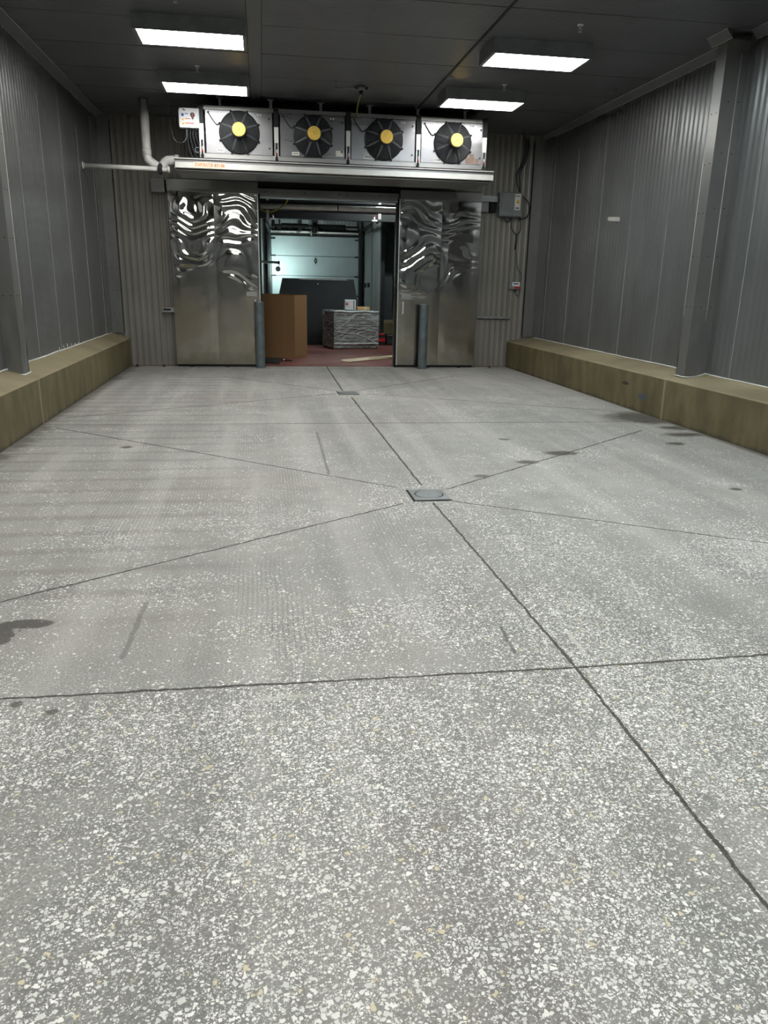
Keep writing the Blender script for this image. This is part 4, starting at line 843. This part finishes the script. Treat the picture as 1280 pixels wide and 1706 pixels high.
# sloping rail on the left: dock lamp
q = P(463.5, 448, 22.4)
t = thing('dock_lamp', (q.x, 22.4, q.z-.1), 'small glowing dock lamp shining on the left of the white dock door', 'lamp')
b = mb('boxgrey'); b.ring((q.x, 22.4, q.z), (0, 1, 0), .055, .014, 20, 8); b.cyl((q.x, 22.4, q.z), (q.x, 22.46, q.z), .055, .06, 20); b.build('lamp_housing', t)
b = mb('docklens'); b.cyl((q.x, 22.462, q.z), (q.x, 22.47, q.z), .05, n=20); b.build('lens', t, label='glowing lamp lens')
a_ = P(436, 434, 22.3); c_ = P(464.5, 437.5, 22.4)
b = mb('galv'); b.cyl((-1.185, 22.2, a_.z), c_, .035, n=12); b.mat('black'); b.cyl(c_-Vector((.02, 0, 0)), c_+Vector((.03, 0, 0)), .045, n=12); b.mat('cable'); b.tube(spline([c_, c_+Vector((.01, 0, -.08)), (q.x, 22.4, q.z+.055)], 5), .010, 6); b.build('swing_arm', t)
# dock plate standing up in front of the door
yd = 19.3
def BP(px, py): v = P(px, py, yd); return (v.x, yd+.03*v.z, v.z)
tl, tr, r1 = BP(470.5, 463), BP(590, 465.5), BP(596, 502); bl = BP(464, 495)
b = mb('board'); b.prism([(bl[0], yd, 0), (r1[0]+.02, yd, 0), r1, tr, tl, bl], (0, .05, 0)); b.mat('alum'); b.cyl(BP(530, 473), Vector(BP(530, 473))-Vector((0, .02, 0)), .015, n=10); b.mat('galv'); b.box(bl[0]+.5, r1[0]-.25, yd+.03, yd+.06, tl[2]-.03, tl[2]-.005)
b.build('dock_plate', label='large black upright panel in front of the white dock door', cat='panel')
# cardboard gaylord box, octagonal
A, B_, C_ = Vector((-.35, 15.78, 0)), Vector((.39, 15.86, 0)), Vector((.656, 15.92, 0))
D = Vector((.925, 16.32, 0)); E_ = Vector((.93, 16.8, 0)); F_ = Vector((.60, 17.2, 0)); G_ = Vector((-.3, 17.2, 0)); H_ = Vector((-.62, 16.3, 0))
outl = [A, B_, C_, D, E_, F_, G_, H_]; hb = 1.225
b = mb('card'); n = 8; cen = sum(outl, Vector())/n
inn = [cen+(v-cen)*.982 for v in outl]; up = Vector((0, 0, hb))
b.add(outl+[v+up for v in outl], [(i, (i+1) % n, n+(i+1) % n, n+i) for i in range(n)]); b.add(inn+[v+up for v in inn], [(i, (i+1) % n, n+(i+1) % n, n+i) for i in range(n)])
b.add([v+up for v in outl]+[v+up for v in inn], [(i, (i+1) % n, n+(i+1) % n, n+i) for i in range(n)]); b.add([v+Vector((0, 0, .01)) for v in inn], [tuple(range(n))])
b.build('cardboard_box', label='tall brown open cardboard bin just inside the left of the doorway', cat='cardboard box')
# wrapped pallet load
PA, PB = Vector((1.627, 17.97, 0)), Vector((2.70, 18.20, 0)); ang = math.atan2(PB.y-PA.y, PB.x-PA.x); wdt = (PB-PA).length; dpt = .88
TP = Matrix.Translation(PA) @ Matrix.Rotation(ang, 4, 'Z')
zt_ = .845
t = thing('wrapped_pallet', TP @ Vector((wdt/2, dpt/2, 0)), 'low pallet load wrapped in clear stretch film in front of the black panel', 'pallet load')
b = mb('wood')
for k in range(3): b.box(0, wdt, .02+k*(dpt-.13)/2, .11+k*(dpt-.13)/2, .0, .018, T=TP)
for i in range(3):
    for k in range(3): b.box(i*(wdt-.12)/2, .12+i*(wdt-.12)/2, .02+k*(dpt-.13)/2, .11+k*(dpt-.13)/2, .018, .09, T=TP)
for k in range(7): b.box(.0+k*(wdt-.09)/6, .09+k*(wdt-.09)/6, 0, dpt, .09, .108, T=TP)
b.build('pallet', t, label='wooden pallet')
b = mb('cartons')
for i in range(3):
    for k in range(3):
        for j in range(2):
            w3, h3 = (wdt-.06)/3, (zt_-.13)/3
            b.box(.03+i*w3+.004, .03+(i+1)*w3-.004, .03+j*.4, .43+j*.4-.006, .11+k*h3+.003, .11+(k+1)*h3-.003, T=TP)
b.build('carton_stack', t, label='dark cartons under the film')
b = mb('film'); NX, NZ = 60, 40
def filmwall(p0, p1, nrm):
    vs = []
    for j in range(NZ+1):
        z = .03+(zt_+.01-.03)*j/NZ
        for i in range(NX+1):
            u = i/NX; q = Vector(p0).lerp(Vector(p1), u); pn = Vector((q.x*3+z*2, q.y*3, z*9-q.x*4))
            d = noise.noise(pn)*.010+noise.noise(pn*2.5)*.005
            vs.append(TP @ (Vector((q.x, q.y, z))+Vector(nrm)*(.01+d*min(1, 8*u*(1-u)))))
    b.add(vs, [(j*(NX+1)+i, j*(NX+1)+i+1, (j+1)*(NX+1)+i+1, (j+1)*(NX+1)+i) for j in range(NZ) for i in range(NX)], True)
rs = random.Random(4)
def crease(u0, z0_, u1, z1_, r_, side):
    pts = []
    for i in range(9):
        t_ = i/8; u = u0+(u1-u0)*t_; z = z0_+(z1_-z0_)*t_+.006*math.sin(7*t_+u0*9)
        pts.append(TP @ (Vector((u*wdt, -.020, z)) if side else Vector((-.020, u*dpt, z))))
    b.mat('fold'); b.tube(pts, r_, 5); b.mat('film')
for i in range(9):
    zc_ = .14+i*.078; crease(.02, zc_+rs.uniform(-.02, .02), .98, zc_+rs.uniform(-.04, .04), rs.uniform(.0015, .004), True); crease(.04, zc_, .96, zc_+rs.uniform(-.03, .03), .002, False)
for q_ in ((.02, .42, .45, .74, .006), (.0, .40, .5, .34, .008), (.5, .36, .99, .12, .009), (.45, .34, .98, .47, .006), (.02, .24, .25, .38, .006), (.3, .36, .9, .55, .003), (.6, .72, .99, .58, .003), (.1, .7, .6, .62, .004), (.05, .15, .6, .12, .004), (.3, .5, .95, .40, .005)): crease(*q_, True)
for q_ in ((.05, .2, .9, .5, .004), (.1, .6, .9, .4, .004), (.2, .7, .8, .3, .003)): crease(*q_, False)
b.mat('fold'); b.tube([TP @ Vector((wdt*i/12, -.018, .125+.006*math.sin(i*2))) for i in range(13)], .016, 6); b.mat('film')
filmwall((0, 0, 0), (wdt, 0, 0), (0, -1, 0)); filmwall((0, dpt, 0), (0, 0, 0), (-1, 0, 0)); filmwall((wdt, 0, 0), (wdt, dpt, 0), (1, 0, 0)); filmwall((wdt, dpt, 0), (0, dpt, 0), (0, 1, 0))
b.build('stretch_film', t, label='clear stretch film')
b = mb('film'); vs = []
for j in range(21):
    for i in range(21):
        vs.append(TP @ Vector((wdt*i/20, dpt*j/20, zt_+.012+noise.noise(Vector((i*.3, j*.5, 2)))*.012)))
b.add(vs, [(j*21+i, j*21+i+1, (j+1)*21+i+1, (j+1)*21+i) for j in range(20) for i in range(20)], True)
b.mat('fold'); b.tube([TP @ Vector((wdt*i/12, -.008, zt_+.0+.008*math.sin(i))) for i in range(13)], .02, 8)
b.build('film_top', t, label='pale film folded over the top')
# jug carton and brown carton on top
zc = zt_+.030
x0, x1 = P(575, 515, 18.25).x, P(590, 515, 18.25).x; zt2 = P(582, 499.5, 18.25).z
t = thing('white_carton', ((x0+x1)/2, 18.4, zc), 'white carton with a red diamond label standing on the wrapped pallet', 'carton')
b = mb('white'); b.box(x0, x1+.045, 18.25, 18.5, zc, zt2, c=.012); b.build('carton_body', t)
b = mb('cable'); b.box(x1-.012, x1+.004, 18.244, 18.25, zc+.01, zt2-.01); b.build('dark_stripe', t)
cxl, czl = x0+.045, zt2-.09; b = mb('red'); b.prism([(cxl-.034, 18.245, czl), (cxl, 18.245, czl-.042), (cxl+.034, 18.245, czl), (cxl, 18.245, czl+.042)], (0, .004, 0)); b.mat('white'); b.box(cxl-.013, cxl+.013, 18.243, 18.246, czl+.002, czl+.012); b.build('hazard_label', t, label='red diamond label')
x0, x1 = P(596, 515, 18.35).x, P(616.5, 515, 18.35).x; zt2 = P(606, 511.5, 18.35).z
b = mb('card2'); T_ = Matrix.Translation((x0, 18.33, 0)) @ Matrix.Rotation(.12, 4, 'Z'); b.box(0, x1-x0, 0, .22, zc-.004, zt2, T=T_, c=.004); b.mat('sheet'); b.box((x1-x0)*.55, (x1-x0)*.75, -.002, .222, zc, zt2+.002, T=T_); b.build('brown_carton', label='small brown taped carton on the wrapped pallet beside the white carton', cat='carton')
# red crates by the post
q0, q1 = 2.985, 3.145
for (a0, a1, zz0, zz1, yy, w, mm) in ((P(632, 560, py_-.5).x, P(642, 560, py_-.5).x, .10, .19, py_-.5, 'low red plastic crate on the floor right of the wrapped pallet', 'red'),
                                      (P(633, 550, py_-.45).x, P(640, 550, py_-.45).x, .25, .33, py_-.45, 'small red case stacked on the black toolbox', 'red')):
    pass
yr_ = 19.25
a0, a1 = P(630, 560, yr_).x, P(642.5, 560, yr_).x
t = thing('tool_case', ((a0+a1)/2, yr_+.1, 0), 'black and red tool case on the floor right of the wrapped pallet', 'tool case')
b = mb('black'); b.box(a0, a1, yr_+.01, yr_+.25, 0, .30, c=.01); b.build('case_body', t); b = mb('red'); b.box(a0+.01, a1-.005, yr_, yr_+.02, .09, .17, c=.004); b.box(a0+.03, a1-.03, yr_, yr_+.02, .25, .29); b.build('latch_band', t, label='red latch band')
b = mb('black'); b.tube(spline([(a0+.05, yr_+.12, .30), (a0+.06, yr_+.12, .34), (a1-.06, yr_+.12, .34), (a1-.05, yr_+.12, .30)], 4), .010, 6); b.build('handle', t)
a0, a1 = P(644, 560, yr_).x, P(662, 560, yr_).x
b = mb('black'); b.box(a0, a1+.1, yr_+.02, yr_+.4, 0, .26, c=.02); b.mat('cable'); b.box(a0+.05, a1-.05, yr_+.005, yr_+.02, .05, .16); b.mat('red'); zz = P(657, 557.5, yr_).z; b.box(P(655.5, 557, yr_).x, P(659, 557, yr_).x, yr_, yr_+.02, zz-.03, zz+.03); b.build('black_crate', label='black crate with a small red tag at the right edge of the doorway', cat='crate')
# cardboard sheets and metal scraps on the red floor
def flat_poly(pix, z, th, mat_, name, lab, cat, lift=0):
    pts = [G(x, y, z) for x, y in pix]; b = mb(mat_); b.prism([(p_.x, p_.y, z+(lift if i in (2, 3) else 0)) for i, p_ in enumerate(pts)], (0, 0, th)); return b.build(name, label=lab, cat=cat)
flat_poly([(569, 602), (583, 603.5), (660, 596), (660, 593.5), (612, 596), (570, 600)], .004, .012, 'sheet', 'cardboard_sheet', 'pale flattened cardboard strip lying nearest on the red floor', 'cardboard sheet')
flat_poly([(614, 597), (660, 594.5), (660, 592)], .022, .010, 'sheet', 'cardboard_sheet', 'pale flattened cardboard strip lying on top of the longer one', 'cardboard sheet')
b = mb('seal'); pts = [G(*q) for q in ((443, 604.5), (465, 606.5), (470, 600), (444, 599))]
b.prism([(pts[0].x-.12, pts[0].y, .002), (pts[1].x, pts[1].y, .002), (pts[2].x, pts[2].y, .02), (pts[3].x-.12, pts[3].y, .03)], (0, 0, .02)); b.mat('galv'); b.box(pts[0].x-.1, pts[1].x, pts[0].y-.05, pts[0].y-.01, .002, .02)
b.build('metal_channel', label='grey green metal channel lying on the red floor by the cardboard bin', cat='metal scrap')
q = G(473, 601.5); b = mb('steel'); b.cyl((q.x-.03, q.y, .022), (q.x+.02, q.y-.02, .022), .02, n=12); b.mat('black'); b.cyl((q.x+.02, q.y-.02, .018), (q.x+.16, q.y-.04, .016), .014, n=10); b.build('hand_tool', label='small tool with chrome head lying beside the metal channel', cat='tool')
# doorway frame edge in the far side + small boxes on partition
b = mb('black'); 
for (px0, py0) in ((610, 475), (616, 474.5)):
    d_ = ray(px0, py0); q = d_*(px_/d_.x)+Vector((0, 0, CAMH)); b.box(px_-.07, px_-.014, q.y-.12, q.y+.12, q.z-.07, q.z+.05)
b.build('switch_boxes', label='two small dark switch boxes on the dock partition wall', cat='switch box')
# dock room ceiling lamps (hidden above the header from here)
def dlight(x, y, lab, tube='docktube'):
    t = thing('dock_ceiling_light', (x, y, DZ-.1), lab, 'ceiling light', 'dock room ceiling lights')
    b = mb('boxgrey'); b.box(x-.6, x+.6, y-.12, y+.12, DZ-.08, DZ-.002); b.build('housing', t); b = mb(tube)
    for dy in (-.06, .06): b.cyl((x-.57, y+dy, DZ-.10), (x+.57, y+dy, DZ-.10), .018, n=12)
    b.build('tube', t)
dlight(3.1, 16.4, 'twin tube ceiling light in the dock room just behind the doorway', 'docktubeA')
dlight(1.6, 19.5, 'twin tube ceiling light in the dock room near the dock door')

# ------------------------------------------------------------------ world and colour
w = bpy.data.worlds.new('world'); sc.world = w; w.use_nodes = True; w.node_tree.nodes['Background'].inputs[0].default_value = (.02, .022, .025, 1); w.node_tree.nodes['Background'].inputs[1].default_value = .3
sc.view_settings.view_transform = 'Standard'; sc.view_settings.look = 'None'; sc.view_settings.gamma = 1; sc.view_settings.use_curve_mapping = False
sc.view_settings.exposure = 0.0
sc.cycles.use_light_tree = True; sc.cycles.use_denoising = True; sc.cycles.max_bounces = 5; sc.cycles.diffuse_bounces = 3; sc.cycles.glossy_bounces = 4; sc.cycles.transparent_max_bounces = 6; sc.cycles.use_adaptive_sampling = True; sc.cycles.adaptive_threshold = .035; sc.cycles.adaptive_min_samples = 12; sc.cycles.caustics_reflective = False; sc.cycles.caustics_refractive = False; sc.cycles.sample_clamp_indirect = 6
